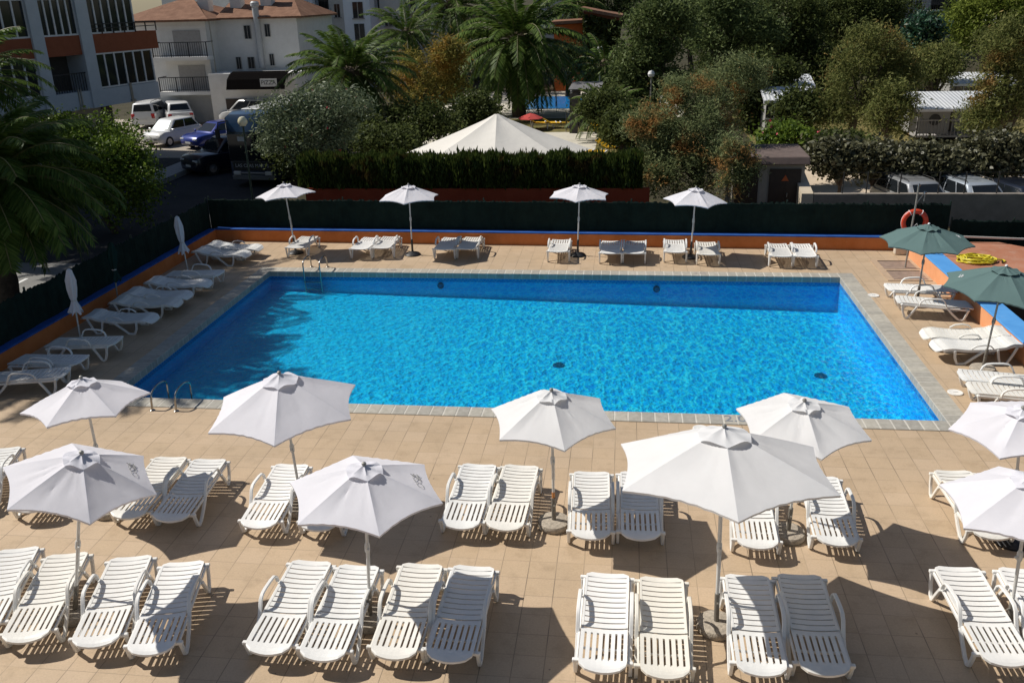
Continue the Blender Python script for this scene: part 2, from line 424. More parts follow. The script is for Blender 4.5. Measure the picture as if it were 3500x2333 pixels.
# ---- skimmer lids
MWP = mat('white_plastic', (0.775, 0.76, 0.725), 0.38, var=0.06, scale=5.0)
for (px, py, lb) in ((2006, 679, 'round white skimmer lid by the right coping, the farther one'), (2194, 902, 'round white skimmer lid by the right coping, the nearer one'),
                     (1609, 985, 'round white skimmer lid beside the near coping, left of the depth mark')):
    p = at(px, py, 0.0); b = MB()
    b.lathe([(0.15, 0.0), (0.15, 0.016), (0.135, 0.022), (0.12, 0.018), (0.02, 0.02)], 24)
    b.box((0, 0, 0.024), (0.09, 0.025, 0.012))
    o = b.build('skimmer_lid', MWP, smooth=True); o.location = (p.x, p.y, 0.003); tag(o, lb, 'skimmer lid', 'skimmer lids in the deck')

# ---- depth marks
MINK = mat('blue_grey_paint', (0.20, 0.22, 0.26), 0.7); MINK2 = mat('faded_paint', (0.36, 0.31, 0.30), 0.8)
def text(body, size, loc, rot, m, name, parent=None, align='CENTER', ext=0.0015):
    cu = bpy.data.curves.new(name, 'FONT'); cu.body = body; cu.size = size; cu.align_x = align; cu.align_y = 'CENTER'; cu.extrude = ext
    tmp = bpy.data.objects.new(name, cu); COL.objects.link(tmp)
    dg = bpy.context.evaluated_depsgraph_get(); me = bpy.data.meshes.new_from_object(tmp.evaluated_get(dg))
    COL.objects.unlink(tmp); bpy.data.objects.remove(tmp); bpy.data.curves.remove(cu)
    me.materials.clear(); me.materials.append(m)
    o = bpy.data.objects.new(name, me); COL.objects.link(o); o.location = loc; o.rotation_euler = rot
    if parent is not None: o.parent = parent
    return o
p = at(1692, 975, 0.02)
tag(text('2.0', 0.36, (p.x, PY0 - 0.20, ZC + 0.003), (0, 0, 0), MINK, 'depth_marking'), 'grey 2.0 depth number painted on the near coping', 'depth mark', 'depth numbers on the coping')
for px, s, lb in ((897, '1.40', 'faded depth number on the far coping, left one'), (1325, '1.70', 'faded depth number on the far coping, middle one'), (1607, '2.00', 'faded depth number on the far coping, right one')):
    p = at(px, 622, 0.02)
    tag(text(s, 0.2, (p.x, PY1 + 0.24, ZC + 0.003), (0, 0, 0), MINK2, 'depth_marking'), lb, 'depth mark', 'depth numbers on the coping')

# ---- stainless ladders
MSTEEL = mat('brushed_steel', (0.40, 0.38, 0.35), 0.20, 1.0, var=0.05)
def ladder(x, y, s, label):
    "s = +1: deck lies towards +y, -1: deck lies towards -y"
    t = empty('pool_ladder', (x, y, 0)); tag(t, label, 'pool ladder', 'steel ladders into the pool')
    for dx in (-0.26, 0.26):
        pts = []
        for k in range(13):
            a = PI * k / 12; pts.append((dx, s * (0.14 + 0.34 * math.cos(PI - a)), 0.27 + 0.15 * math.sin(a)))
        pts = [(dx, s * -0.16, -0.95 + 0.25)] + [(dx, s * -0.19, -0.2), (dx, s * -0.2, 0.2)] + pts + [(dx, s * 0.50, 0.2), (dx, s * 0.52, 0.0)]
        b = MB(); b.tube(pts, 0.022, 10); b.build('handrail', MSTEEL, t, smooth=True)
        b = MB(); b.lathe([(0.055, 0.0), (0.055, 0.012), (0.03, 0.03)], 14, (dx, s * 0.52, 0.0)); b.build('foot_flange', MSTEEL, t, smooth=True)
    for z in (-0.28, -0.52):
        b = MB(); b.box((0, s * -0.17, z), (0.5, 0.09, 0.03)); b.build('step', MSTEEL, t, bevel=0.006)
p = at(735, 612, 0.0); ladder(p.x, PY1 + 0.05, 1, 'steel ladder with two looped handrails on the far pool edge')
p = at(372, 948, 0.0); ladder(p.x, PY0 - 0.05, -1, 'steel ladder with two looped handrails on the near pool edge')

# ---- low walls: orange render with a blue painted top
def mat_render(name, a, b, stain=0.25):
    m, nt, out = _nt(name); v = coords(nt)
    col = ramp(nt, noise(nt, v, 2.2, 5.0, 0.65), [(0.3, a), (0.7, b)])
    st_ = ramp(nt, noise(nt, v, 5.0, 6.0, 0.75), [(0.60, (0, 0, 0)), (0.75, (1, 1, 1))])
    col = mixc(nt, math_(nt, 'MULTIPLY', st_, stain), col, (0.55, 0.45, 0.38))
    principled(nt, out, col, 0.85, 0, 0.2, bumpn(nt, noise(nt, v, 70, 3), 0.2, 0.004)); return m
MORANGE = mat_render('orange_render', (0.50, 0.16, 0.045), (0.60, 0.215, 0.075))
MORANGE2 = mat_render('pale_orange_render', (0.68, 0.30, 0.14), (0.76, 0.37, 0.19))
MBLUE = mat_render('blue_paint', (0.016, 0.075, 0.30), (0.035, 0.125, 0.42), 0.22)
def low_wall(name, a, b, h, th, side, label, capw=None, body=None, capm=None):
    "from a to b; thickness grows to the left of a->b when side=+1"
    a, b = Vector(a), Vector(b); d = (b - a).normalized(); n = Vector((-d.y, d.x, 0)) * side
    t = empty(name, (a.x, a.y, 0)); tag(t, label, 'wall', 'low walls round the pool deck')
    A, B = Vector((0, 0, 0)), b - a
    p = MB(); p.prism([(q.x, q.y) for q in ((A, B, B + n * th, A + n * th) if side > 0 else (B, A, A + n * th, B + n * th))], -0.3, h); p.build('wall_body', body or MORANGE, t)
    o1 = -n * 0.02
    q4 = [A + o1, B + o1, B + n * (th + .02), A + n * (th + .02)]
    if side < 0: q4 = [q4[1], q4[0], q4[3], q4[2]]
    p = MB(); p.prism([(q.x, q.y) for q in q4], h, h + 0.045); p.build('wall_cap', capm or MBLUE, t, bevel=0.008)
    return t
low_wall('low_wall', (-14.2, wall_far_y(-14.2), 0), (9.0, wall_far_y(9.0), 0), 0.40, 0.32, 1, 'long orange wall with a blue top below the far fence')
low_wall('low_wall', (-14.2, 8.0, 0), (-14.2, wall_far_y(-14.2), 0), 0.40, 0.32, 1, 'orange wall with a blue top along the left deck edge')
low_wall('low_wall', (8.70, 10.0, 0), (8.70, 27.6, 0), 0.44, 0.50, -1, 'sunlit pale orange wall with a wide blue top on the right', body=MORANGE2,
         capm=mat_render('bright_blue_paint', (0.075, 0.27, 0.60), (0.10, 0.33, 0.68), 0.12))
# ================================================================= FENCES
def mat_mesh():
    m, nt, out = _nt('green_screen_mesh'); v = coords(nt)
    col = ramp(nt, noise(nt, v, 3.0, 5.0, 0.7), [(0.3, (0.005, 0.012, 0.010)), (0.7, (0.011, 0.026, 0.021))])
    wv = nt.nodes.new('ShaderNodeTexWave'); wv.inputs['Scale'].default_value = 14.0; wv.inputs['Distortion'].default_value = 2.0; nt.links.new(v, wv.inputs['Vector'])
    col = mixc(nt, 0.4, col, ramp(nt, wv.outputs['Fac'], [(0.2, (0.7, 0.7, 0.7)), (0.8, (1.2, 1.2, 1.2))]), 'MULTIPLY')
    principled(nt, out, col, 0.9, 0, 0.15); return m
MMESH = mat_mesh(); MPOST = mat('dark_green_metal', (0.010, 0.028, 0.020), 0.5, 0.2)
def fence(a, b, z0, z1, label, posts=8, group='green screen fences'):
    a, b = Vector(a), Vector(b); L = (b - a).length; d = (b - a) / L; n = Vector((-d.y, d.x, 0))
    t = empty('screen_fence', (a.x, a.y, 0)); tag(t, label, 'fence', group)
    # artificial-hedge screen: a thick sheet with a tufted top edge
    N = int(L / 0.06); mb = MB(); rows = []
    for k in range(N + 1):
        s = L * k / N
        jag = random.uniform(-0.035, 0.045) - 0.03 * abs(math.sin(s * 1.3))
        off = 0.012 * math.sin(s * 5.0) + random.uniform(-.006, .006)
        p = d * s + n * off
        rows.append([(p.x + n.x * 0.02, p.y + n.y * 0.02, z0), (p.x + n.x * 0.02, p.y + n.y * .02, z1 - 0.05), (p.x, p.y, z1 + jag), (p.x - n.x * 0.02, p.y - n.y * 0.02, z1 - .05), (p.x - n.x * 0.02, p.y - n.y * .02, z0)])
    mb.grid(rows); mb.build('screen_panel', MMESH, t)
    for k in range(posts + 1):
        p = d * (L * k / posts); q = MB(); q.tube([(p.x + n.x * .05, p.y + n.y * .05, -0.15), (p.x + n.x * .05, p.y + n.y * .05, z1 + 0.07)], 0.028, 8)
        q.build('post', MPOST, t)
    return t
fx = -14.45
fence((fx, wall_far_y(fx) + 0.28, 0), (10.05, wall_far_y(10.05) + 0.28, 0), 0.38, 1.44, 'long dark green screen fence above the far orange wall', 10)
fence((fx, 9.0, 0), (fx, wall_far_y(fx) + 0.2, 0), 0.38, 1.40, 'dark green screen fence along the left wall beside the street', 8)
fence((10.15, wall_far_y(10) + 0.25, 0), (15.5, wall_far_y(15) + .1, 0), -0.4, 0.95, 'lower dark green screen fence at the far right corner', 3)

# ================================================================= SUN LOUNGERS
def arm_path(x):
    return [(x, 0.40, 0.37), (x, 0.37, 0.46), (x, 0.31, 0.515), (x, 0.20, 0.535), (x, 0.0, 0.545), (x, -0.10, 0.535), (x, -0.165, 0.49), (x, -0.21, 0.40), (x, -0.27, 0.29)]
def blade(mb, pts, w, h):
    "flattened bar along a path lying in a plane x = const"
    P = [Vector(p) for p in pts]; rows = []
    for i, p in enumerate(P):
        a = P[max(0, i - 1)]; b = P[min(len(P) - 1, i + 1)]; t = (b - a).normalized(); n = Vector((0, -t.z, t.y))
        rows.append([p + Vector((-w / 2, 0, 0)) - n * h / 2, p + Vector((w / 2, 0, 0)) - n * h / 2, p + Vector((w / 2, 0, 0)) + n * h / 2, p + Vector((-w / 2, 0, 0)) + n * h / 2])
    mb.grid(rows, closed_u=True)
    k = len(mb.v); mb.f.append((k - 4 * len(P), k - 4 * len(P) + 1, k - 4 * len(P) + 2, k - 4 * len(P) + 3)); mb.f.append((k - 1, k - 2, k - 3, k - 4))
    return mb
HW = 0.292
def sag(x): return -0.022 * (1 - (x / HW) ** 2)
def slat_rows(x0, x1, ya_, yb_, zf, nxs=6, nys=1):
    return [[(x0 + (x1 - x0) * i / nxs, ya_ + (yb_ - ya_) * j / nys, zf(ya_ + (yb_ - ya_) * j / nys) + sag(x0 + (x1 - x0) * i / nxs)) for i in range(nxs + 1)] for j in range(nys + 1)]
def make_lounger(name='sun_lounger'):
    t = empty(name)
    zs = lambda y: 0.352 + (y + 0.2) * 0.030 - 0.05 * max(0, (-0.80 - y) / 0.12) ** 2 * 0.45
    zb = lambda y: 0.360 + (y + 0.19) * 0.045
    # seat: solid ends, eight lengthwise slats with open slots between
    m = MB()
    front = []
    for j in range(5):
        y = -0.755 - 0.165 * j / 4; row = []
        for i in range(9):
            x = -HW + 2 * HW * i / 8; f = j / 4.0
            yy = y + 0.055 * f * (x / HW) ** 2 * (1.6 if abs(x) > 0.28 else 1.0)
            row.append((x * (1 - 0.04 * f * f), yy, zs(yy) + sag(x) - 0.012 * f ** 3))
        front.append(row)
    front.reverse(); m.plate(front, 0.030)
    ns = 8; gap = 0.027; wsl = (2 * HW - (ns - 1) * gap) / ns
    for k in range(ns):
        x0 = -HW + k * (wsl + gap); m.plate(slat_rows(x0, x0 + wsl, -0.756, -0.285, zs, 1, 3), 0.012)
    m.plate(slat_rows(-HW, HW, -0.286, -0.212, zs, 8, 1), 0.028)
    m.plate(slat_rows(-HW, HW, -0.552, -0.522, lambda y: zs(y) - 0.028, 8, 1), 0.02)
    m.build('seat', MWP, t)
    # backrest: ten cross slats, rails at the sides, rounded head
    m = MB(); ys = -0.196; pitch = 0.098
    for k in range(11):
        a = ys + k * pitch; b = a + pitch - (0.019 if k < 10 else 0.0)
        if k == 10:
            rows = []
            for j in range(4):
                f = j / 3; y = a + 0.105 * f; row = []
                for i in range(9):
                    x = -HW + 2 * HW * i / 8; cut = 0.05 * max(0, (abs(x) / HW - 0.75) / 0.25) ** 2 * f
                    row.append((x * (1 - 0.03 * f), y - cut, zb(y) + sag(x) - 0.01 * f * f))
                rows.append(row)
            m.plate(rows, 0.026)
        else: m.plate(slat_rows(-HW + 0.028, HW - 0.028, a, b, zb, 8, 1), 0.014)
    for sx in (-1, 1):
        x0, x1 = sorted((sx * HW, sx * (HW - 0.030))); m.plate(slat_rows(x0, x1, -0.196, 0.786, lambda y: zb(y) + 0.003, 1, 4), 0.045)
    m.build('backrest', MWP, t)
    for sx in (-1, 1):
        x = sx * 0.335
        b = blade(MB(), arm_path(x), 0.050, 0.030); b.build('armrest', MWP, t, smooth=True, bevel=0.007)
        b = blade(MB(), [(x, -0.27, 0.29), (x, -0.38, 0.17), (x, -0.52, 0.045), (x, -0.60, 0.012), (x, -0.655, 0.04), (x, -0.70, 0.16), (x, -0.735, 0.275)], 0.044, 0.050)
        b.build('leg', MWP, t, smooth=True, bevel=0.006)
        b = blade(MB(), [(x, 0.44, 0.33), (x, 0.53, 0.19), (x, 0.62, 0.035), (x, 0.66, 0.012), (x, 0.71, 0.04), (x, 0.765, 0.19), (x, 0.79, 0.345)], 0.044, 0.048)
        b.build('leg', MWP, t, smooth=True, bevel=0.006)
        b = MB(); b.bar((sx * 0.312, -0.74, 0.275), (sx * 0.312, 0.80, 0.345), 0.028, 0.045); b.build('side_rail', MWP, t, bevel=0.005)
    for y, z in ((-0.735, 0.275), (0.80, 0.360)):
        b = MB(); b.box((0, y, z), (0.735, 0.052, 0.046)); b.build('crossbar', MWP, t, bevel=0.007)
    return t
def make_wavy(name='wavy_lounger'):
    t = empty(name)
    def z(y):
        k = [(-0.95, 0.27), (-0.86, 0.335), (-0.68, 0.365), (-0.30, 0.335), (0.10, 0.34), (0.42, 0.385), (0.66, 0.455), (0.84, 0.445), (0.95, 0.36)]
        for (a, za), (b, zb_) in zip(k, k[1:]):
            if y <= b:
                f = (y - a) / (b - a); f = f * f * (3 - 2 * f); return za + (zb_ - za) * f
        return k[-1][1]
    def hw(y):
        e_ = abs(y) - 0.78
        return 0.33 if e_ < 0 else 0.33 * math.sqrt(max(0.05, 1 - (e_ / 0.19) ** 2 * 0.72))
    m = MB(); y = -0.95
    n = 0
    while y < 0.945:
        p_ = 0.0905; a, b = y, min(y + p_ - (0.010 if -0.8 < y < 0.78 else 0.0), 0.95)
        rows = []
        for j in range(3):
            yy = a + (b - a) * j / 2; h_ = hw(yy) - (0.03 if -0.8 < yy < 0.8 else 0.0)
            rows.append([(-h_ + 2 * h_ * i / 6, yy, z(yy) - 0.02 * (1 - (2 * i / 6 - 1) ** 2)) for i in range(7)])
        m.plate(rows, 0.024); y += p_
    for sx in (-1, 1):
        rows = []
        for j in range(21):
            yy = -0.82 + 1.64 * j / 20; x0, x1 = sorted((sx * hw(yy), sx * (hw(yy) - 0.04))); rows.append([(x0, yy, z(yy) + 0.004), (x1, yy, z(yy) + 0.004)])
        m.plate(rows, 0.06)
    m.build('seat', MWP, t)
    for sx in (-1, 1):
        x = sx * 0.335
        b = blade(MB(), [(x, 0.16, 0.335), (x, 0.0, 0.30), (x, -0.22, 0.13), (x, -0.36, 0.012), (x, -0.52, 0.012), (x, -0.58, 0.15), (x, -0.60, 0.32)], 0.04, 0.052); b.build('leg', MWP, t, smooth=True, bevel=0.006)
        b = blade(MB(), [(x, 0.30, 0.345), (x, 0.34, 0.16), (x, 0.39, 0.012), (x, 0.52, 0.012), (x, 0.62, 0.2), (x, 0.70, 0.40)], 0.04, 0.05); b.build('leg', MWP, t, smooth=True, bevel=0.006)
        b = blade(MB(), [(x, 0.20, 0.37), (x, 0.14, 0.43), (x, 0.0, 0.455), (x, -0.16, 0.43), (x, -0.26, 0.36)], 0.042, 0.026); b.build('armrest', MWP, t, smooth=True, bevel=0.005)
    return t
LA = make_lounger(); LB = make_wavy(); usedA = [0]; usedB = [0]
MWP2 = mat('cream_plastic', (0.78, 0.74, 0.655), 0.42, var=0.06, scale=5.0)
TINTS = [mat('worn_white_plastic', (0.775, 0.765, 0.735), 0.45, var=0.10, scale=4.0), mat('chalky_white_plastic', (0.82, 0.805, 0.775), 0.55, var=0.07, scale=3.0), mat('yellowed_white_plastic', (0.785, 0.755, 0.690), 0.42, var=0.08, scale=5.0)]
_TC = {}
def tint(o, k):
    for c in o.children:
        key = (c.data.name.split('.')[0], c.data.name, k)
        if key not in _TC:
            d = c.data.copy(); d.materials[0] = TINTS[k]; _TC[key] = d
        c.data = _TC[key]
def lounger(foot, head, label, group, wavy=False, zf=0.30, zh=0.40, fl_=0.92, by='mid'):
    f = at(foot[0], foot[1], zf); h = at(head[0], head[1], zh)
    d = h - f; d.z = 0; d.normalize()
    if by == 'foot': c = f + d * fl_
    elif by == 'head': c = h - d * 0.92
    else: c = (f + h) * 0.5
    src, cnt = (LB, usedB) if wavy else (LA, usedA)
    o = src if cnt[0] == 0 else copy_tree(src)
    cnt[0] += 1
    o.location = (c.x, c.y, 0.004); o.rotation_euler = (0, 0, math.atan2(-d.x, d.y))
    kk = (cnt[0] * 7 + 3) % 5
    if kk < 3 and cnt[0] > 1: tint(o, kk)
    tag(o, label, 'sun lounger', group); return o
G1 = 'sun loungers in the front row'; G2 = 'sun loungers in the second row'; G3 = 'sun loungers along the far wall'; G4 = 'sun loungers along the left wall'; G5 = 'sun loungers along the right wall'
front = [
 ((-62, 1455), (48, 1252), 'white lounger at the front left corner, cut by the photo\'s left edge', 0),
 ((52, 1472), (160, 1265), 'white slatted lounger just left of the pole of the front left umbrella', 0),
 ((215, 1481), (305, 1273), 'white slatted lounger just right of the pole of the front left umbrella', 0),
 ((345, 1492), (423, 1290), 'mostly shaded white lounger, right end of the front left group', 0),
 ((613, 1490), (717, 1289), 'white lounger, left end of the front middle group of four', 0),
 ((736, 1511), (828, 1294), 'white lounger just left of the front middle umbrella pole', 0),
 ((900, 1508), (973, 1290), 'white lounger just right of the front middle umbrella pole', 0),
 ((1030, 1511), (1090, 1298), 'mostly shaded white lounger, right end of the front middle group', 0),
 ((1383, 1533), (1396, 1316), 'fully sunlit white lounger, first left of the big umbrella\'s stone base but one', 0),
 ((1528, 1550), (1519, 1323), 'cream tinted lounger directly left of the big umbrella\'s stone base', 1),
 ((1752, 1546), (1714, 1316), 'half shaded white lounger directly right of the big umbrella\'s stone base', 0),
 ((1898, 1541), (1834, 1318), 'fully shaded white lounger, right end of the group under the big umbrella', 0),
 ((2318, 1520), (2195, 1300), 'sunlit white lounger standing alone at the front right', 0),
 ((2466, 1524), (2343, 1304), 'white lounger behind the umbrella pole, cut by the photo\'s right edge', 0)]
for f, h, lb, cream in front:
    o = lounger(f, h, lb, G1)
    if cream:
        for c in o.children:
            c.data = c.data.copy(); c.data.materials[0] = MWP2
second = [
 ((-85, 1160), (16, 1022), 'white lounger behind the left edge of the front left umbrella, cut by the photo'),
 ((65, 1172), (160, 1035), 'white lounger almost hidden under the front left umbrella, only its foot showing'),
 ((290, 1185), (396, 1047), 'white lounger whose head shows right of the front left umbrella'),
 ((386, 1194), (487, 1050), 'shaded white lounger with sunlit head, second right of the front left umbrella'),
 ((590, 1208), (674, 1063), 'sunlit white lounger behind and left of the front middle umbrella'),
 ((726, 1211), (806, 1068), 'white lounger hidden under the front middle umbrella with only its foot showing'),
 ((1056, 1209), (1103, 1063), 'sunlit white second row lounger beside the right tip of the front middle umbrella'),
 ((1158, 1209), (1199, 1068), 'sunlit white second row lounger left of a round stone umbrella base'),
 ((1357, 1230), (1359, 1082), 'white second row lounger, half shaded, right of a round stone umbrella base'),
 ((1472, 1233), (1465, 1081), 'shaded white second row lounger partly under the big umbrella\'s left side'),
 ((1742, 1256), (1716, 1095), 'white lounger under the big umbrella with only its foot end showing'),
 ((1927, 1248), (1880, 1090), 'half shaded white second row lounger right of the big umbrella'),
 ((2279, 1219), (2192, 1088), 'white lounger half under the umbrella at the right edge of the photo')]
for f, h, lb in second: lounger(f, h, lb, G2)
far = [((718, 538), (673, 575), 'lone white lounger at the left end of the far row'), ((860, 541), (822, 577), 'white far lounger left of a close pair, left of the second umbrella'),
 ((905, 537), (872, 577), 'white far lounger directly left of the second umbrella\'s round base'), ((1043, 541), (1015, 578), 'shaded white far lounger, left of the shaded pair right of the second umbrella'),
 ((1093, 539), (1068, 578), 'shaded white far lounger, right of the shaded pair right of the second umbrella'), ((1290, 546), (1281, 583), 'single white far lounger left of the third umbrella\'s base'),
 ((1404, 549), (1402, 587), 'shaded white far lounger, first right of the third umbrella'), ((1460, 549), (1456, 587), 'shaded white far lounger, second right of the third umbrella'),
 ((1549, 546), (1552, 585), 'white far lounger directly left of the fourth umbrella pole'), ((1620, 552), (1629, 589), 'partly shaded white far lounger directly right of the fourth umbrella pole'),
 ((1782, 555), (1798, 594), 'white far lounger, left of the pair at the right end of the far row'), ((1835, 556), (1854, 594), 'white far lounger, rightmost of the far row')]
for f, h, lb in far: lounger(f, h, lb, G3, zf=0.32, zh=0.36)
left = [((-30, 868), (150, 858), 0, 'shaded white lounger nearest the camera along the left wall, cut by the photo'), ((21, 824), (199, 830), 0, 'shaded white lounger with arms, second from the near end of the left wall'),
 ((110, 786), (273, 785), 0, 'shaded white lounger crossed by the nearer closed white umbrella\'s pole'), ((360, 731), (193, 725), 1, 'shaded wavy white lounger right of the nearer closed white umbrella'),
 ((414, 695), (255, 692), 1, 'wavy white lounger with its sunlit foot end, nearer of the sunlit pair'), ((438, 678), (285, 672), 1, 'wavy white lounger with its sunlit foot end, farther of the sunlit pair'),
 ((483, 651), (335, 647), 1, 'shaded wavy white lounger near the farther closed white umbrella'), ((373, 629), (517, 629), 0, 'shaded white lounger behind the farther closed umbrella\'s pole'),
 ((576, 584), (441, 576), 1, 'wavy white lounger half in sun, second from the far left corner'), ((601, 569), (472, 563), 1, 'wavy white lounger half in sun nearest the far left corner')]
for f, h, wv, lb in left: lounger(f, h, lb, G4, wavy=bool(wv), zf=0.32, zh=0.37)
right = [((2198, 662), (2032, 662), 0, 'white lounger by the right wall, farthest one, beside the green umbrella\'s pole'), ((2230, 699), (2061, 690), 0, 'white lounger by the right wall with its foot in umbrella shade'),
 ((2120, 764), (2319, 768), 1, 'wavy white lounger by the right wall, farther of the wavy pair'), ((2147, 791), (2343, 789), 1, 'wavy white lounger behind the nearer green umbrella\'s pole'),
 ((2410, 876), (2217, 865), 0, 'white lounger cut by the right photo edge, farther of the near pair'), ((2434, 905), (2241, 894), 0, 'white lounger cut by the right photo edge, nearer of the near pair')]
for f, h, wv, lb in right: lounger(f, h, lb, G5, wavy=bool(wv), zf=0.34, zh=0.36)

# ================================================================= UMBRELLAS
def mat_cloth(name, col, trans=0.12):
    m, nt, out = _nt(name); v = coords(nt)
    cc = ramp(nt, noise(nt, v, 2.5, 4.0), [(0.3, tuple(c * 0.95 for c in col)), (0.7, col)])
    wr = nt.nodes.new('ShaderNodeTexNoise'); wr.inputs['Scale'].default_value = 3.0; wr.inputs['Detail'].default_value = 4.0; wr.inputs['Distortion'].default_value = 0.15
    nt.links.new(v, wr.inputs['Vector'])
    fine = noise(nt, v, 300.0, 1.0)
    h = math_(nt, 'ADD', wr.outputs['Fac'], math_(nt, 'MULTIPLY', fine, 0.02))
    nrm = bumpn(nt, h, 0.22, 0.05)
    d = nt.nodes.new('ShaderNodeBsdfDiffuse'); nt.links.new(cc, d.inputs[0]); nt.links.new(nrm, d.inputs['Normal'])
    t = nt.nodes.new('ShaderNodeBsdfTranslucent'); nt.links.new(cc, t.inputs[0])
    x = nt.nodes.new('ShaderNodeMixShader'); x.inputs[0].default_value = trans
    nt.links.new(d.outputs[0], x.inputs[1]); nt.links.new(t.outputs[0], x.inputs[2]); nt.links.new(x.outputs[0], out.inputs[0]); return m
MCLOTH = mat_cloth('white_canvas', (0.78, 0.77, 0.815), 0.22); MCLOTH2 = mat_cloth('warm_white_canvas', (0.79, 0.785, 0.785), 0.22); MGREEN = mat_cloth('faded_green_canvas', (0.125, 0.195, 0.190), 0.1)
MDGREEN = mat_cloth('dark_green_canvas', (0.018, 0.04, 0.036), 0.05)
MALU = mat('white_painted_pole', (0.62, 0.61, 0.58), 0.4, 0.15, var=0.06); MGAL = mat('galvanised_tube', (0.33, 0.32, 0.29), 0.45, 0.4); MDIRT = mat('weathered_tube', (0.20, 0.18, 0.15), 0.6, 0.2)
MCONC = mat('pebbled_concrete', (0.40, 0.345, 0.275), 0.9, var=0.30, scale=18.0, bump=0.6, bscale=45.0)
MKNOB = mat('dark_knob', (0.03, 0.03, 0.03), 0.5); MGREY = mat('grey_print', (0.28, 0.28, 0.27), 0.8); MWHITE = mat('white_print', (0.8, 0.8, 0.8), 0.7); MRUST = mat('orange_tape', (0.55, 0.22, 0.06), 0.7)
def canopy_pt(n, Rr, drop, k, s, r):
    "panel k, 0<=s<=1 across the panel, 0<=r<=1 outwards; z measured from the apex"
    a0, a1 = 2 * PI * k / n, 2 * PI * (k + 1) / n
    P0 = Vector((math.cos(a0), math.sin(a0), 0)); P1 = Vector((math.cos(a1), math.sin(a1), 0))
    q = 4 * s * (1 - s)
    p = (P0 * (1 - s) + P1 * s) * Rr * r
    p *= (1 - 0.062 * q * r * r)
    z = -drop * (0.90 * r + 0.10 * r * r) + 0.035 * q * r * r * (6.0 / n) - 0.030 * q * math.sin(PI * r) * (6.0 / n)
    return Vector((p.x, p.y, z))
def umbrella(base, tilt, h, drop, Rr, rot, label, cloth=None, n=6, pole=None, base_kind='stone', group='white sun umbrellas', logo=None, poler=0.021, name='sun_umbrella', tape=False):
    cloth = cloth or MCLOTH; pole = pole or MALU
    N = Vector((tilt[0], tilt[1], 1)).normalized(); U = Vector((0, 1, 0)).cross(N).normalized(); W = N.cross(U)
    rm = Matrix((U, W, N)).transposed() @ Matrix.Rotation(R(rot), 3, 'Z')
    t = empty(name); t.matrix_world = Matrix.Translation((base[0], base[1], 0.0)) @ rm.to_4x4(); tag(t, label, 'umbrella', group)
    m = MB(); NS, NR = 14, 12; hs = h; rf_ = random.Random(int(base[0] * 100)); fold = [[(rf_.uniform(0.06, 0.9), rf_.uniform(-0.022, 0.014), rf_.uniform(0.03, 0.07), rf_.uniform(-.25, .25)) for _ in range(4)] for _ in range(n)]
    rows = []
    for i in range(1, NR + 1):
        r = i / NR; row = []
        for k in range(n):
            for j in range(NS):
                p = canopy_pt(n, Rr, drop, k, j / NS, r)
                jit = 0.006 * math.sin(7.0 * k + 3.0 * j + 2.2 * i + base[0]) * math.sin(PI * j / NS)
                for (s0_, am, wd_, sk) in fold[k]: jit += am * math.exp(-(((j / NS) - s0_ - sk * (r - .5)) / wd_) ** 2) * math.sin(PI * min(1, r * 1.05)) * r * min(1, 8 * (j / NS) * (1 - j / NS))
                row.append((p.x, p.y, p.z + hs + jit))
        rows.append(row)
    m.grid(rows, closed_u=True)
    m.add([(0, 0, hs)] + rows[0], [(0, 1 + j, 1 + (j + 1) % len(rows[0])) for j in range(len(rows[0]))])
    # hem hanging at the edge
    last = rows[-1]; m.grid([last, [(x * 0.995, y * 0.995, z - 0.028) for x, y, z in last]], closed_u=True)
    can = m.build('canopy', cloth, t, smooth=True, sharp=20)
    v = MB(); rv = 0.245 * Rr; vr = []
    for i in range(0, 4):
        r = i / 3.0; row = []
        for k in range(n):
            for j in range(6):
                p = canopy_pt(n, rv, drop * 0.22, k, j / 6, max(r, 0.04)); p.x *= 1 + 0.10 * r * r * (4 * (j / 6) * (1 - j / 6)); p.y *= 1 + 0.10 * r * r * (4 * (j / 6) * (1 - j / 6)); wob = 0.010 * r * math.sin(2 * PI * j / 6 + k * 1.9 + base[1]) - 0.012 * r * r
                row.append((p.x, p.y, p.z + hs + 0.018 + wob))
        vr.append(row)
    v.grid(vr, closed_u=True); v.build('vent', cloth, can, smooth=True, sharp=30)
    f = MB(); f.lathe([(0.026, 0.0), (0.032, 0.015), (0.024, 0.035), (0.008, 0.045)], 12, (0, 0, hs + 0.016)); f.build('finial', MGAL if n == 6 else MWHITE, t, smooth=True)
    b0 = 0.08
    p = MB(); p.tube([(0, 0, b0), (0, 0, hs)], poler, 12); pl = p.build('pole', pole, t, smooth=True)
    k_ = MB(); k_.lathe([(0.032, 0), (0.036, 0.03), (0.036, 0.10), (0.028, 0.13)], 12, (0, 0, 1.12)); k_.box((0.05, 0, 1.18), (0.06, 0.02, 0.02)); k_.build('tilt_joint', pole, pl, smooth=True)
    if tape:
        q = MB(); q.lathe([(poler + .004, 0), (poler + .004, .10)], 12, (0, 0, 0.52)); q.build('tape', MRUST, pl)
    ln = MB(); ln.lathe([(0.034, 0), (0.034, 0.46)], 12, (0, 0, 0.06)); kb = MB()
    ln.box((0.05, 0.0, 0.40), (0.05, 0.02, 0.02)); ln.build('socket_tube', MDIRT if base_kind == 'stone' else MKNOB, t, smooth=True)
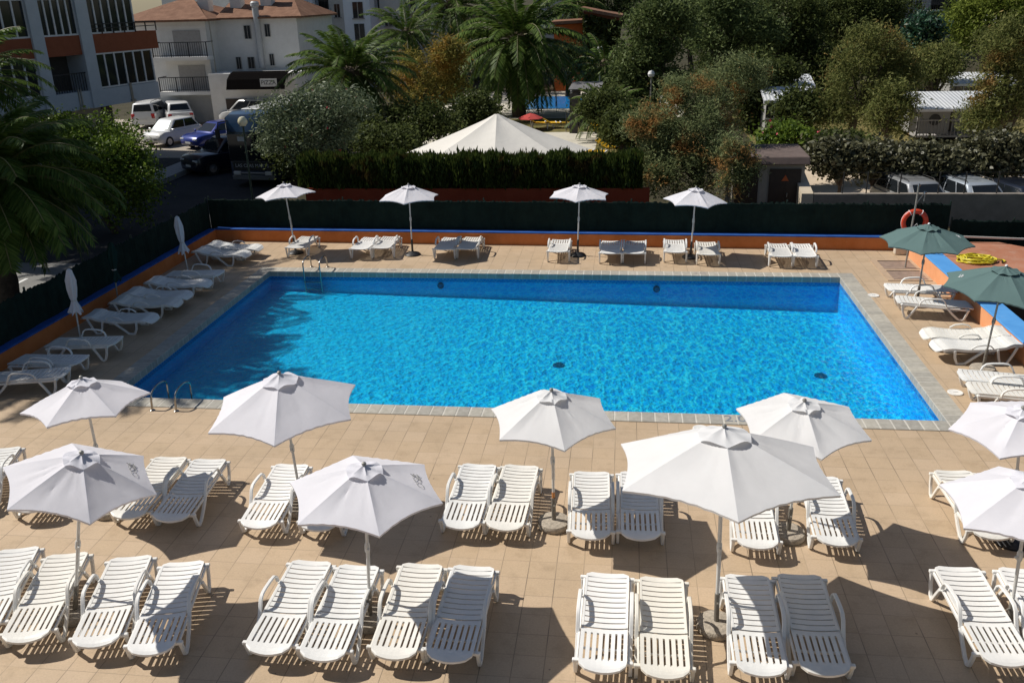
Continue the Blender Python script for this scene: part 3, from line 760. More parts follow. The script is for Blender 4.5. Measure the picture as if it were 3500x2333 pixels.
    for k in range(n):
        q = MB(); pts = []
        for i in range(1, 7):
            c = canopy_pt(n, Rr, drop, k, 0.0, i / 6.0 * 0.995); pts.append((c.x, c.y, c.z + hs - 0.022))
        q.tube([(0.02 * math.cos(2 * PI * k / n), 0.02 * math.sin(2 * PI * k / n), hs - 0.03)] + pts, 0.008, 6); rb = q.build('rib', MALU, t)
        c = canopy_pt(n, Rr, drop, k, 0.0, 0.55); q = MB(); q.tube([(c.x, c.y, c.z + hs - 0.03), (0.025 * math.cos(2 * PI * k / n), 0.025 * math.sin(2 * PI * k / n), hs - drop - 0.08)], 0.006, 6); q.build('strut', MALU, rb)
    cd = MB(); cd.tube([(0.03, 0.01, 1.35), (0.045, 0.02, 1.1), (0.04, 0.02, 0.85)], 0.004, 5); cd.build('cord', MALU, t)
    Bm = rm.inverted().to_4x4()
    b = MB()
    if base_kind == 'stone':
        b.lathe([(0.245, 0.0), (0.262, 0.03), (0.262, 0.075), (0.245, 0.105), (0.20, 0.118), (0.06, 0.122)], 28); o = b.build('concrete_base', MCONC, t, smooth=True)
    else:
        b.lathe([(0.25, 0.0), (0.26, 0.03), (0.22, 0.065), (0.09, 0.10), (0.05, 0.12)], 24); o = b.build('plastic_base', MBLK, t, smooth=True)
    o.matrix_local = Bm
    if logo:
        for (k, s0, r0, sc, mm) in logo:
            def on(s, r, up=0.006):
                c = canopy_pt(n, Rr, drop, k, s, r); return Vector((c.x, c.y, c.z + hs + up))
            g = MB()
            def stroke(pts, wd):
                P = [on(s0 + a * sc * 0.16, r0 + b_ * sc * 0.10, 0.012) for a, b_ in pts]
                rowsA = []
                for i, p_ in enumerate(P):
                    a = P[max(0, i - 1)]; b_ = P[min(len(P) - 1, i + 1)]; tg = (b_ - a).normalized(); sd = tg.cross(Vector((0, 0, 1))).normalized() * wd
                    rowsA.append([p_ - sd, p_ + sd])
                g.grid(rowsA)
            stroke([(-1 + 0.5 * math.cos(x), 0.45 * math.sin(x)) for x in [2 * PI * i / 10 for i in range(11)]], 0.0035)
            stroke([(0.15 + 0.7 * math.cos(x), 0.55 * math.sin(x)) for x in [2 * PI * i / 12 for i in range(13)]], 0.0035)
            stroke([(-0.4, -0.6), (0.2, 0.1), (0.7, 0.8)], 0.005); stroke([(0.0, 0.5), (0.5, 0.0), (1.1, -0.7)], 0.006); stroke([(0.55, 0.35), (1.1, 0.3)], 0.009); stroke([(0.6, -0.25), (1.15, -0.2)], 0.009)
            g.build('printed_emblem', mm, can)
    return t
umbrella((-7.38, 9.20), (0.235, 0.03), 2.56, 0.39, 0.98, -53, 'white umbrella with grey printed emblem, front left, leaning right', logo=[(1, 0.5, 0.76, 1.1, MGREY)])
umbrella((-3.27, 9.44), (0.049, 0.010), 2.375, 0.38, 1.02, -65, 'white umbrella with grey printed emblem, front middle', logo=[(1, 0.45, 0.78, 1.1, MGREY)])
umbrella((-5.13, 12.06), (-0.026, -0.030), 2.47, 0.57, 1.22, -77, 'white umbrella with folds in front of the pool\'s near edge, left of centre')
umbrella((-0.99, 11.96), (-0.006, -0.028), 2.345, 0.44, 0.985, -75, 'white umbrella with orange tape round its pole, behind the second row', tape=True, cloth=MCLOTH2)
umbrella((2.58, 11.95), (0.007, -0.052), 2.32, 0.35, 0.96, -84, 'white umbrella partly hidden behind the biggest umbrella', cloth=MCLOTH2)
umbrella((1.31, 9.72), (-0.012, 0.095), 2.80, 0.52, 1.44, -89, 'biggest white umbrella on a round stone base in front', cloth=MCLOTH2, poler=0.025)
umbrella((-8.33, 11.75), (-0.031, 0.050), 2.36, 0.40, 0.955, -93, 'white umbrella in front of the near pool ladder on the left')
umbrella((5.83, 12.08), (-0.100, -0.029), 2.22, 0.30, 0.95, -126, 'white umbrella at the right edge of the photo, the farther one', base_kind='plastic')
umbrella((5.0, 9.95), (-0.045, 0.0), 2.30, 0.42, 1.0, -152, 'white umbrella at the right edge of the photo, the nearer one')
umbrella((-10.77, 27.47), (-0.074, 0.028), 2.31, 0.36, 0.98, -49, 'white umbrella leaning at the left end of the far row', base_kind='plastic')
umbrella((-6.79, 27.38), (0.001, 0.021), 2.27, 0.40, 1.0, -86, 'white umbrella on a black base, second from left in the far row', base_kind='plastic')
umbrella((-1.43, 27.45), (0.026, 0.021), 2.26, 0.34, 1.0, -93, 'white umbrella on a black base, third from left in the far row', base_kind='plastic')
umbrella((2.10, 27.32), (0.032, -0.012), 2.20, 0.39, 0.97, -71, 'white umbrella on a black base, rightmost of the far row', base_kind='plastic')
umbrella((7.62, 23.0), (-0.01, -0.05), 2.16, 0.42, 1.12, -112, 'faded green umbrella by the shower, the farther of two', cloth=MGREEN, n=8, pole=MGAL, group='faded green umbrellas', logo=[(2, 0.5, 0.75, 0.7, MWHITE)])
umbrella((7.72, 18.64), (0.02, -0.054), 2.37, 0.43, 1.16, -134, 'faded green umbrella over the right wall, the nearer of two', cloth=MGREEN, n=8, pole=MGAL, group='faded green umbrellas', logo=[(6, 0.55, 0.75, 0.7, MWHITE)])

def closed_umbrella(base_px, top_px, cloth, label, zc, group, cut=0.62):
    p = at(base_px[0], base_px[1], 0.0); q = aty(top_px[0], top_px[1], p.y)
    H_ = max(1.7, q.z); lean = (q - p); lean.z = 0
    N = Vector((lean.x * 0.8 / H_, lean.y / H_, 1)).normalized(); U = Vector((0, 1, 0)).cross(N).normalized(); W = N.cross(U)
    rm = Matrix((U, W, N)).transposed().to_4x4()
    t = empty('closed_umbrella'); t.matrix_world = Matrix.Translation(p) @ rm; tag(t, label, 'umbrella', group)
    b = MB(); b.tube([(0, 0, 0.0), (0, 0, H_ - .05)], 0.02, 10); b.build('pole', MALU if cloth is not MDGREEN else MGAL, t, smooth=True)
    n = 36; rows = []
    z0 = H_ * cut - 0.35; prof = [(0.02, H_), (0.06, H_ - .04), (0.085, H_ - .16), (0.115, H_ - 0.30), (0.11, H_ - .48), (0.085, z0 + .40), (0.055, z0 + 0.30), (0.075, z0 + 0.22), (0.12, z0 + 0.09), (0.15, z0)]
    for i, (r, z) in enumerate(prof):
        row = []
        for j in range(n):
            a = 2 * PI * j / n; f = 1 + 0.20 * math.sin(6 * a + 0.5 * i + p.x) * min(1, i / 3) + 0.07 * math.sin(13 * a + i)
            row.append((r * f * math.cos(a), r * f * math.sin(a), z + (0.05 * math.sin(5 * a + p.y) if i == len(prof) - 1 else 0)))
        rows.append(row)
    b = MB(); b.grid(rows, closed_u=True); b.build('furled_canopy', cloth, t, smooth=True, sharp=60)
    b = MB(); b.lathe([(0.066, 0), (0.066, 0.025)], 16, (0, 0, z0 + 0.29)); b.build('tie_strap', MALU, t)
    b = MB(); b.lathe([(0.245, 0.0), (0.26, 0.03), (0.245, 0.09), (0.05, 0.11)], 24); o = b.build('concrete_base', MCONC, t, smooth=True); o.matrix_local = rm.inverted()
    return t
closed_umbrella((187, 792), (160, 617), MCLOTH, 'closed white umbrella by the left wall, the nearer one', 1.3, 'furled umbrellas by the left wall')
closed_umbrella((436, 642), (404, 496), MCLOTH, 'closed white umbrella by the left wall, the farther one', 1.3, 'furled umbrellas by the left wall')
closed_umbrella((273, 707), (256, 556), MDGREEN, 'closed dark green umbrella between the two closed white ones', 1.3, 'furled umbrellas by the left wall')

# ================================================================= SHOWER CORNER
MTRAY = mat('brown_tiles', (0.30, 0.215, 0.165), 0.7, var=0.25, scale=5.0); MEDGE = mat('sandstone_edge', (0.46, 0.33, 0.22), 0.8, var=0.15); MGAP = mat('wet_gutter', (0.05, 0.035, 0.025), 0.6)
def tray(x0, x1, y0_, y1_):
    t = empty('shower_tray', ((x0 + x1) / 2, (y0_ + y1_) / 2, 0)); tag(t, 'brown tiled shower tray with two basins beside the right wall', 'shower tray')
    X, Y = (x1 - x0) / 2, (y1_ - y0_) / 2
    b = MB(); b.box((0, 0, 0.012), (2 * X, 2 * Y, 0.016)); b.build('rim', MEDGE, t)
    for cy in (Y * 0.47, -Y * 0.50):
        b = MB(); b.box((0.05, cy, 0.024), (2 * X - 0.28, Y * 0.80, 0.006)); b.build('basin', MTRAY, t)
        b = MB(); b.box((0.05, cy + Y * 0.40 - 0.03, 0.030), (2 * X - 0.28, 0.06, 0.004)); b.build('gutter', MGAP, t)
tray(7.45, 8.66, 25.1, 27.2)
p = at(2083, 617, 0.0); t = empty('shower', (8.26, 26.35, 0)); tag(t, 'steel shower pole with two shower heads beside the right wall', 'shower')
b = MB(); b.tube([(0, 0, 0), (0.02, 0, 1.3), (0.05, 0, 1.9), (0.05, -0.02, 2.45)], 0.026, 10); b.build('pole', MGAL, t, smooth=True)
b = MB(); b.tube([(0.05, 0, 1.92), (0.13, -0.03, 2.08), (0.20, -0.05, 2.22), (0.24, -0.06, 2.20), (0.23, -0.06, 2.02)], 0.016, 8); b.build('branch_pipe', MGAL, t, smooth=True)
for c in ((0.05, -0.03, 2.45), (0.235, -0.06, 2.24)):
    b = MB(); b.lathe([(0.045, 0), (0.05, 0.03), (0.02, 0.06)], 12, c); b.build('shower_head', MSTEEL, t, smooth=True)
b = MB(); b.tube([(0.0, 0, 1.0), (0.14, -0.05, 1.02), (0.20, -0.06, 1.18), (0.14, -.05, 1.36), (0.03, 0, 1.22)], 0.014, 8); b.build('hose_loop', MALU, t, smooth=True)
b = MB(); b.lathe([(0.035, 0), (0.035, 0.07)], 10, (0.0, -0.02, 0.95)); b.build('valve', MGAL, t)
# life ring on its stand
MRING = mat('orange_red_plastic', (0.62, 0.055, 0.015), 0.45, var=0.15)
c = aty(2100, 513, 27.9)
t = empty('life_ring', (c.x, 27.9, 0)); tag(t, 'orange red life ring with white rope hanging on a post by the fence', 'life ring')
pts = [(0.33 * math.cos(2 * PI * i / 40), 0, 1.02 + 0.33 * math.sin(2 * PI * i / 40)) for i in range(40)]
b = MB(); b.tube(pts, 0.075, 12, closed=True); rg = b.build('ring', MRING, t, smooth=True)
for a in (60, 120, 240, 300):
    ca, sa = math.cos(R(a)), math.sin(R(a)); b = MB()
    b.tube([(ca * (0.33 + 0.081 * math.cos(x)), 0.081 * math.sin(x), 1.02 + sa * (0.33 + 0.081 * math.cos(x))) for x in [2 * PI * i / 12 for i in range(12)]], 0.010, 6, closed=True); b.build('rope_band', MWHITE, rg)
b = MB(); b.tube([(0.40 * math.cos(R(a)), -0.02, 1.02 + (0.40 + 0.0) * math.sin(R(a))) for a in range(120, 250, 10)] + [(-.2, -.02, 0.52)], 0.009, 6); b.build('rope', MWHITE, t)
b = MB(); b.tube([(0.0, 0.12, 0), (0.0, 0.12, 1.52)], 0.03, 8); b.bar((0, 0.12, 1.40), (0, -0.02, 1.40), 0.03); b.build('post', MPOST, t)
b = MB(); b.prism([(-0.19, -0.13), (0.17, -0.15), (0.20, 0.13), (-0.16, 0.14)], 0, 0.27)
c = at(2066, 583, 0.0); o = b.build('stone_block', mat('white_block', (0.62, 0.54, 0.44), 0.85), bevel=0.03); o.location = (c.x, c.y, 0.003); tag(o, 'small pale stone block below the life ring at the wall corner', 'block')

# ================================================================= RIGHT HAND TERRACE (a flat roof with the hose on it)
def mat_terra():
    m, nt, out = _nt('terracotta_membrane'); v = coords(nt)
    col = ramp(nt, noise(nt, v, 1.2, 5.0, 0.6), [(0.3, (0.34, 0.135, 0.075)), (0.7, (0.43, 0.20, 0.125))])
    st_ = noise(nt, v, 4.0, 6.0, 0.8); col = mixc(nt, ramp(nt, st_, [(0.5, (0, 0, 0)), (0.75, (0.5, 0.5, 0.5))]), col, (0.42, 0.31, 0.25))
    principled(nt, out, col, 0.85, 0, 0.2, bumpn(nt, st_, 0.2, 0.01)); return m
t = empty('roof_terrace', (9.25, 25.0, 0)); tag(t, 'low flat roof covered in terracotta felt beyond the right wall', 'flat roof')
b = MB(); b.prism([(0.0, -0.55), (4.4, -0.75), (4.4, 0.40), (2.05, 2.75), (0.0, 2.75)], 0.30, 0.44); b.build('roof', mat_terra(), t)
b = MB(); b.prism([(0.3, -0.2), (4.0, -0.2), (4.0, 0.3), (1.9, 2.4), (0.3, 2.4)], -1.6, 0.298); b.build('wall', mat('void_shade', (0.05, 0.04, 0.032), 0.8), t)  # dark colour paints the shaded void below the roof
b = MB(); b.bar((0.0, -0.57, 0.40), (4.4, -0.77, 0.40), 0.04, 0.12); b.build('fascia', mat('pinkish_trim', (0.45, 0.30, 0.24), 0.8), t)
c = at(2243, 597, 0.47)
t = empty('hose_coil', (c.x, c.y, 0.443)); tag(t, 'coiled yellow garden hose lying on the terracotta roof', 'hose')
pts = []
for i in range(300):
    a = 2 * PI * i / 24.0; rr = 0.44 + 0.14 * math.sin(i * 0.61) * math.sin(i * 0.117) - 0.0003 * i
    pts.append((rr * math.cos(a) + 0.03 * math.sin(i * .2), rr * 0.82 * math.sin(a) + 0.03 * math.cos(i * 0.13), 0.025 + 0.09 * (i / 300.0) + 0.02 * math.sin(i * 0.9)))
pts += [(0.55, 0.02, 0.05), (0.72, 0.05, 0.025), (0.74, -0.10, 0.025), (0.60, -0.22, 0.025)]
b = MB(); b.tube(pts, 0.021, 7); b.build('coil', mat('yellow_rubber', (0.62, 0.52, 0.03), 0.45, var=0.1), t, smooth=True)
b = MB(); b.lathe([(0.02, 0), (0.026, 0.02), (0.018, 0.07)], 10, (0.60, -0.24, 0.02)); b.build('nozzle', MKNOB, t)
# retracted awning arm
a = aty(2240, 560, 27.9)
t = empty('awning_arm', (10.05, 27.72, 0)); tag(t, 'white retracted awning rail with bracket above the terracotta roof', 'awning')
b = MB(); b.bar((0, 0, 0.62), (2.3, -0.25, 0.60), 0.05, 0.05); b.build('rail', MALU, t)
b = MB(); b.prism([(2.1, -0.33), (2.6, -0.37), (2.6, -0.17), (2.1, -0.13)], 0.57, 0.63); b.prism([(2.25, -0.32), (2.52, -0.34), (2.48, -0.20), (2.28, -0.18)], 0.36, 0.575); b.build('bracket', MALU, t, bevel=0.02)
# ================================================================= SETTING BEYOND THE DECK
GZ = -0.14
def sheet(name, rects, z, m):
    b = MB()
    for (x0, y0_, x1, y1_) in rects: b.add([(x0, y0_, z), (x1, y0_, z), (x1, y1_, z), (x0, y1_, z)], [(0, 1, 2, 3)])
    return structure(b.build(name, m))
def mat_ground(name, a, b, scale=1.0, rough=0.95, bump=0.3):
    m, nt, out = _nt(name); v = coords(nt)
    n1 = noise(nt, v, scale, 6.0, 0.65); n2 = noise(nt, v, 25.0, 3.0)
    col = ramp(nt, n1, [(0.32, a), (0.68, b)])
    col = mixc(nt, 0.5, col, ramp(nt, n2, [(0.3, (0.75, 0.75, 0.75)), (0.7, (1.15, 1.15, 1.15))]), 'MULTIPLY')
    principled(nt, out, col, rough, 0, 0.2, bumpn(nt, n2, bump, 0.02)); return m
FY = 29.25
sheet('ground', [(-400, 420, 400, 1600), (-400, FY, 7.0, 420), (7.0, FY, 400, 31.9), (7.0, 50.0, 400, 420), (60, 31.9, 400, 50.0), (-400, -60, -14.55, FY), (9.2, -60, 400, 20.0), (9.2, 27.9, 400, FY)], GZ, mat_ground('garden_soil', (0.035, 0.030, 0.018), (0.065, 0.058, 0.030), 0.6))
sheet('lower_yard', [(9.1, 19.0, 40, 28.0)], -1.7, mat_ground('yard_paving', (0.16, 0.10, 0.065), (0.21, 0.13, 0.09), 1.0))
sheet('street', [(-60, 26.5, -14.7, 47.0)], GZ + 0.004, mat_ground('asphalt', (0.036, 0.037, 0.040), (0.056, 0.056, 0.058), 0.5))
sheet('side_street', [(-60, -20, -14.7, 26.5)], GZ + 0.004, mat_ground('worn_concrete_road', (0.20, 0.195, 0.185), (0.27, 0.265, 0.25), 0.5))
sheet('forecourt', [(-60, 47.0, -14.7, 64)], GZ + 0.004, mat_ground('pale_concrete', (0.33, 0.29, 0.24), (0.43, 0.38, 0.32), 0.5))
PZ = -1.0
sheet('parking_lot', [(7.0, 31.9, 60, 50.0)], PZ, mat_ground('pale_gravel', (0.52, 0.42, 0.31), (0.62, 0.51, 0.39), 1.2))
MGRASS = mat_ground('dry_lawn', (0.10, 0.095, 0.025), (0.22, 0.175, 0.07), 1.3, bump=0.8)
sheet('lawn', [(-1.6, 44.0, 3.0, 57.0), (-14, 55.5, -1.6, 62.0), (7.0, 50, 60, 62)], GZ + 0.004, MGRASS)
MPAVE = mat_ground('pale_paving', (0.50, 0.46, 0.38), (0.60, 0.56, 0.47), 0.8)
sheet('garden_path', [(-12.0, 33.6, -1.6, 55.5), (-14, 62.0, 4.0, 80)], GZ + 0.006, MPAVE)
b = MB(); pA = at(5, 668, GZ); pB = at(62, 640, GZ)
b.add([(pA.x - .06 - (pB.x - pA.x), pA.y - (pB.y - pA.y), GZ + .009), (pA.x + .06 - (pB.x - pA.x), pA.y - (pB.y - pA.y), GZ + .009), (pB.x + .06, pB.y, GZ + .009), (pB.x - .06, pB.y, GZ + .009)], [(0, 1, 2, 3)])
structure(b.build('road_marking', mat('road_paint', (0.7, 0.7, 0.68), 0.8)))
kb = MB(); k0, k1 = at(345, 425, GZ), at(470, 372, GZ)
kb.bar((k0.x, k0.y, 0.0), (k1.x, k1.y, 0.0), 1.3, 0.27); structure(kb.build('pavement', mat('pavement_slab', (0.36, 0.35, 0.34), 0.85), bevel=0.02))
# second swimming pool far in the garden
c0, c1 = at(1208, 250, -0.1), at(1320, 221, -0.1)
b = MB(); x0, x1, y0_, y1_ = c0.x - 1.0, c1.x + 4.0, c0.y, c1.y
b.box(((x0 + x1) / 2, (y0_ + y1_) / 2, GZ + 0.02), (x1 - x0, y1_ - y0_, 0.05))
structure(b.build('garden_pool', mat('far_pool_blue', (0.015, 0.20, 0.52), 0.15)))

# ---- red wall, hedge, hut, concrete wall
WALLY = 31.7
xa_, xb_ = aty(702, 440, WALLY).x, aty(1492, 440, WALLY).x
b = MB(); b.box(((xa_ + xb_) / 2, WALLY + 0.12, 0.55), (xb_ - xa_, 0.24, 1.45))
MRED = mat_render('dark_red_render', (0.24, 0.045, 0.020), (0.30, 0.062, 0.028), 0.05)
tag(b.build('garden_wall', MRED), 'plain dark red garden wall below the clipped hedge', 'wall')
MHEDGE = None
def mat_leaf(name, dark, light, patch=None, pscale=0.5, pcut=(0.52, 0.60), gloss=0.25, trans=0.25, rough=0.5):
    m, nt, out = _nt(name); v = coords(nt); g = nt.nodes.new('ShaderNodeNewGeometry')
    col = ramp(nt, g.outputs['Random Per Island'], [(0.0, dark), (1.0, light)])
    if patch:
        f = ramp(nt, noise(nt, v, pscale, 3.0, 0.6), [(pcut[0], (0, 0, 0)), (pcut[1], (1, 1, 1))])
        p_ = ramp(nt, g.outputs['Random Per Island'], [(0.0, tuple(c * 0.6 for c in patch)), (1.0, patch)])
        col = mixc(nt, f, col, p_)
    p = nt.nodes.new('ShaderNodeBsdfPrincipled'); nt.links.new(col, p.inputs['Base Color']); p.inputs['Roughness'].default_value = rough
    p.inputs['Specular IOR Level'].default_value = gloss
    t = nt.nodes.new('ShaderNodeBsdfTranslucent'); nt.links.new(col, t.inputs[0])
    x = nt.nodes.new('ShaderNodeMixShader'); x.inputs[0].default_value = trans
    nt.links.new(p.outputs[0], x.inputs[1]); nt.links.new(t.outputs[0], x.inputs[2]); nt.links.new(x.outputs[0], out.inputs[0]); return m
def rot_basis(n, flat=0.0, droop=0.0):
    "n random leaf frames (long axis, wide axis)"
    a = rng.normal(size=(n, 3)); a[:, 2] = a[:, 2] * (1 - flat) - droop; a /= np.linalg.norm(a, axis=1)[:, None]
    b = rng.normal(size=(n, 3)); b -= a * np.sum(a * b, 1)[:, None]; b /= np.linalg.norm(b, axis=1)[:, None]
    return a, b
def leaf_quads(P, size, aspect, flat=0.3, droop=0.0, jitter=0.4):
    n = len(P); a, b = rot_basis(n, flat, droop)
    s = size * (1 + jitter * (rng.random(n) * 2 - 1))[:, None]
    A = a * s * 0.5; B = b * s * 0.5 * aspect
    # kite shaped leaf: base, side, tip, side
    return np.stack([P - A, P + B - A * 0.1, P + A, P - B - A * 0.1], 1)
def crown_points(lobes, n, clump=0.35, per=26, shell=0.55):
    "points in sub-clumps that sit mostly near the surface of the lobes"
    vol = np.array([l[1][0] * l[1][1] * l[1][2] for l in lobes]) ** 0.55; vol /= vol.sum(); out = []
    for (c, r), f in zip(lobes, vol):
        k = max(4, int(n * f / per))
        d = rng.normal(size=(k, 3)); d /= np.linalg.norm(d, axis=1)[:, None]
        rad = shell + (1.0 - shell) * rng.random(k) ** 0.6
        lump = 1 + 0.22 * np.sin(d[:, 0] * 5 + c[0]) * np.cos(d[:, 1] * 4 + c[1]) + 0.12 * np.sin(d[:, 2] * 7 + c[0])
        C = np.array(c) + d * (rad * lump)[:, None] * np.array(r)
        o = rng.normal(size=(k, per, 3)) * clump * np.array([1, 1, 0.7]) * (0.6 + 0.8 * rng.random((k, 1, 1)))
        out.append((C[:, None, :] + o).reshape(-1, 3))
    return np.concatenate(out)
def limbs(base, tops, r0, parent, m, name='trunk', split=0.4):
    b = MB(); base = Vector(base)
    mid = sum((Vector(t) for t in tops), Vector()) / len(tops); fork = base.lerp(mid, split); fork.x += random.uniform(-.1, .1)
    k = base.lerp(fork, 0.5) + Vector((random.uniform(-.12, .12), random.uniform(-.12, .12), 0))
    b.tube([base, k, fork], [r0, r0 * 0.85, r0 * 0.7], 9)
    for t in tops:
        t = Vector(t); q = fork.lerp(t, 0.5) + Vector((random.uniform(-.25, .25), random.uniform(-.25, .25), random.uniform(0, .3)))
        b.tube([fork, q, t], [r0 * 0.62, r0 * 0.38, r0 * 0.12], 7)
    return b.build(name, m, parent, smooth=True)
MBARK = mat('rough_bark', (0.085, 0.065, 0.048), 0.95, var=0.35, scale=8.0, bump=0.6, bscale=22)
def tree(name, base, lobes, n, leaf, m, label, group=None, aspect=0.5, flat=0.2, droop=0.0, clump=0.35, per=26, r0=0.18, cat='tree', extra=None, trunk=True, shell=0.55):
    t = empty(name, base); tag(t, label, cat, group); B = Vector(base)
    L = [((c[0] - B.x, c[1] - B.y, c[2] - B.z), r) for c, r in lobes]
    if trunk: big = sorted(L, key=lambda l: -l[1][0])[:9]; limbs((0, 0, 0), [(c[0], c[1], c[2]) for c, r in big], r0, t, MBARK)
    P = crown_points(L, n, clump, per, shell)
    P = P[P[:, 2] > 0.05]
    quads('crown' if cat == 'tree' else 'foliage', leaf_quads(P, leaf, aspect, flat, droop), m, t)
    if extra:
        mm, nn, sz = extra; P2 = crown_points(L, nn, clump, 5, 0.9); P2 = P2[rng.choice(len(P2), min(nn, len(P2)), replace=False)]; quads('flowers', leaf_quads(P2, sz, 0.9), mm, t)['kind'] = 'stuff'
    return t
PUFFS = 22
def blob(px0, py0, px1, py1, Y, k=5, seed=0, ry=0.8, lumps=0.42):
    "lobes of a crown whose outline fills the photo box at distance Y: returns list of (centre, radii)"
    r_ = random.Random(seed); a = aty(px0, py1, Y); c = aty(px1, py0, Y)
    cx, cz, hx, hz = (a.x + c.x) / 2, (a.z + c.z) / 2, abs(c.x - a.x) / 2, abs(c.z - a.z) / 2
    out = [((cx, Y, cz), (hx * 0.72, hx * ry * 0.8, hz * 0.72))]
    for i in range(k):
        an = 2 * PI * i / k + r_.uniform(-.3, .3); s = lumps * r_.uniform(0.8, 1.2)
        out.append(((cx + hx * (1 - s) * math.cos(an), Y + hx * ry * r_.uniform(-.5, .3), cz + hz * (1 - s) * math.sin(an)), (hx * s, hx * s * 0.9, hz * s)))
    # puffs of foliage standing out of the surface
    for i in range(PUFFS):
        an = r_.uniform(0, 2 * PI); el = r_.uniform(-0.35, 1.0); q = r_.uniform(.16, .30); rr = (1 - q * 0.6) * r_.uniform(.84, 1.12)
        ce = math.sqrt(max(0, 1 - el * el)); m_ = min(hx, hz)
        out.append(((cx + hx * rr * ce * math.cos(an), Y + hx * ry * rr * ce * math.sin(an) * .9, cz + hz * rr * el * 0.96), (m_ * q * 1.15, m_ * q * 1.15, m_ * q)))
    return out
LOLEANDER = mat_leaf('oleander_leaf', (0.055, 0.085, 0.043), (0.244, 0.287, 0.165), gloss=0.25, trans=0.3, rough=0.5)
LTAM = mat_leaf('tamarisk_spray', (0.095, 0.125, 0.055), (0.290, 0.330, 0.150), patch=(0.488, 0.256, 0.091), pscale=0.75, pcut=(0.54, 0.64), gloss=0.05, trans=0.4)
LTAMG = mat_leaf('green_tamarisk_spray', (0.085, 0.110, 0.032), (0.256, 0.262, 0.091), patch=(0.415, 0.232, 0.085), pscale=0.45, pcut=(0.56, 0.68), gloss=0.05, trans=0.4)
LTAMY = mat_leaf('autumn_tamarisk_spray', (0.104, 0.110, 0.027), (0.317, 0.262, 0.067), patch=(0.488, 0.268, 0.061), pscale=0.6, pcut=(0.48, 0.64), gloss=0.05, trans=0.4)
LEUC = mat_leaf('dull_green_leaf', (0.045, 0.070, 0.024), (0.180, 0.225, 0.080), gloss=0.1, trans=0.35, rough=0.55)
LDARK = mat_leaf('dark_green_leaf', (0.030, 0.046, 0.014), (0.125, 0.150, 0.045), gloss=0.1, trans=0.35, rough=0.6)
LFICUS = mat_leaf('bright_green_leaf', (0.040, 0.080, 0.010), (0.190, 0.270, 0.035), gloss=0.25, trans=0.35, rough=0.5)
LMULB = mat_leaf('dull_broad_leaf', (0.040, 0.042, 0.020), (0.165, 0.160, 0.085), gloss=0.35, trans=0.2, rough=0.45)
LYEL = mat_leaf('yellow_green_leaf', (0.091, 0.128, 0.020), (0.256, 0.305, 0.061), gloss=0.05, trans=0.4)
LPALM = mat_leaf('palm_leaf', (0.037, 0.076, 0.012), (0.140, 0.207, 0.043), gloss=0.15, trans=0.25, rough=0.5)
LCYP = mat_leaf('cypress_spray', (0.020, 0.037, 0.009), (0.079, 0.107, 0.022), patch=(0.085, 0.060, 0.018), pscale=1.1, pcut=(0.58, 0.66), gloss=0.1, trans=0.25)
LPINK = mat_leaf('pink_petal', (0.55, 0.06, 0.09), (0.70, 0.16, 0.20), gloss=0.2, trans=0.2)

# clipped hedge: upright sprays over a dense core, ragged top
t = empty('hedge', (0, 32.25, GZ)); tag(t, 'long clipped dark green hedge with a ragged top behind the red wall', 'hedge')
hx0, hx1 = aty(695, 400, 32.2).x, aty(1475, 400, 32.2).x; htop = aty(1000, 364, 32.2).z - GZ
b = MB(); b.box(((hx0 + hx1) / 2, 0, htop * 0.47), (hx1 - hx0 - .3, 0.75, htop * 0.9)); b.build('stems', mat('hedge_wood', (0.010, 0.012, 0.006), 0.95), t)
n = 20000; X = rng.uniform(hx0, hx1, n); lump = 0.10 * np.sin(X * 2.1) + 0.09 * np.sin(X * 5.3 + 1) + 0.06 * np.sin(X * 11.3)
side = rng.random(n); Yq = np.where(side < 0.62, -0.50 + 0.10 * rng.normal(size=n) * 0.6, rng.uniform(-0.5, 0.5, n)); Zq = np.where(side < 0.62, 1.42 + (htop - 1.42) * rng.random(n), htop + rng.normal(size=n) * 0.07) + lump * 0.6
P = np.stack([X, Yq - lump * 0.8, Zq], 1); s = 0.23 * (0.6 + 0.8 * rng.random(n))
A = np.stack([rng.normal(size=n) * 0.22, rng.normal(size=n) * 0.22 - 0.15, np.ones(n)], 1) * s[:, None] * 0.6
Bv = np.stack([np.cos(X * 50), np.sin(X * 50), np.zeros(n)], 1) * s[:, None] * 0.16
quads('foliage', np.stack([P - A * .6, P + Bv, P + A, P - Bv], 1), LCYP, t)

# utility hut
hl, hr = aty(1684, 400, 33.0).x, aty(1848, 400, 33.0).x; hz = aty(1770, 367, 33.0).z
MHUT = mat_render('grey_hut_render', (0.32, 0.29, 0.25), (0.40, 0.36, 0.31), 0.1); MHDOOR = mat('brown_metal_door', (0.035, 0.022, 0.017), 0.5, var=0.2); MHROOF = mat_render('brown_roof_tile', (0.105, 0.080, 0.072), (0.165, 0.125, 0.112), 0.3)
t = empty('utility_hut', ((hl + hr) / 2, 33.0, GZ)); tag(t, 'small grey utility hut with a brown roof and an orange sign on its dark door', 'hut'); w_ = hr - hl
b = MB(); b.box((0, 1.1, hz / 2), (w_, 2.2, hz)); b.build('wall', MHUT, t)
b = MB(); b.sideprism([(-0.28, hz + 0.002), (2.3, hz + .002), (2.3, hz + 0.34), (-0.16, hz + 0.27)], -w_ / 2 - .12, w_ / 2 + .12); b.build('roof', MHROOF, t, bevel=0.03)
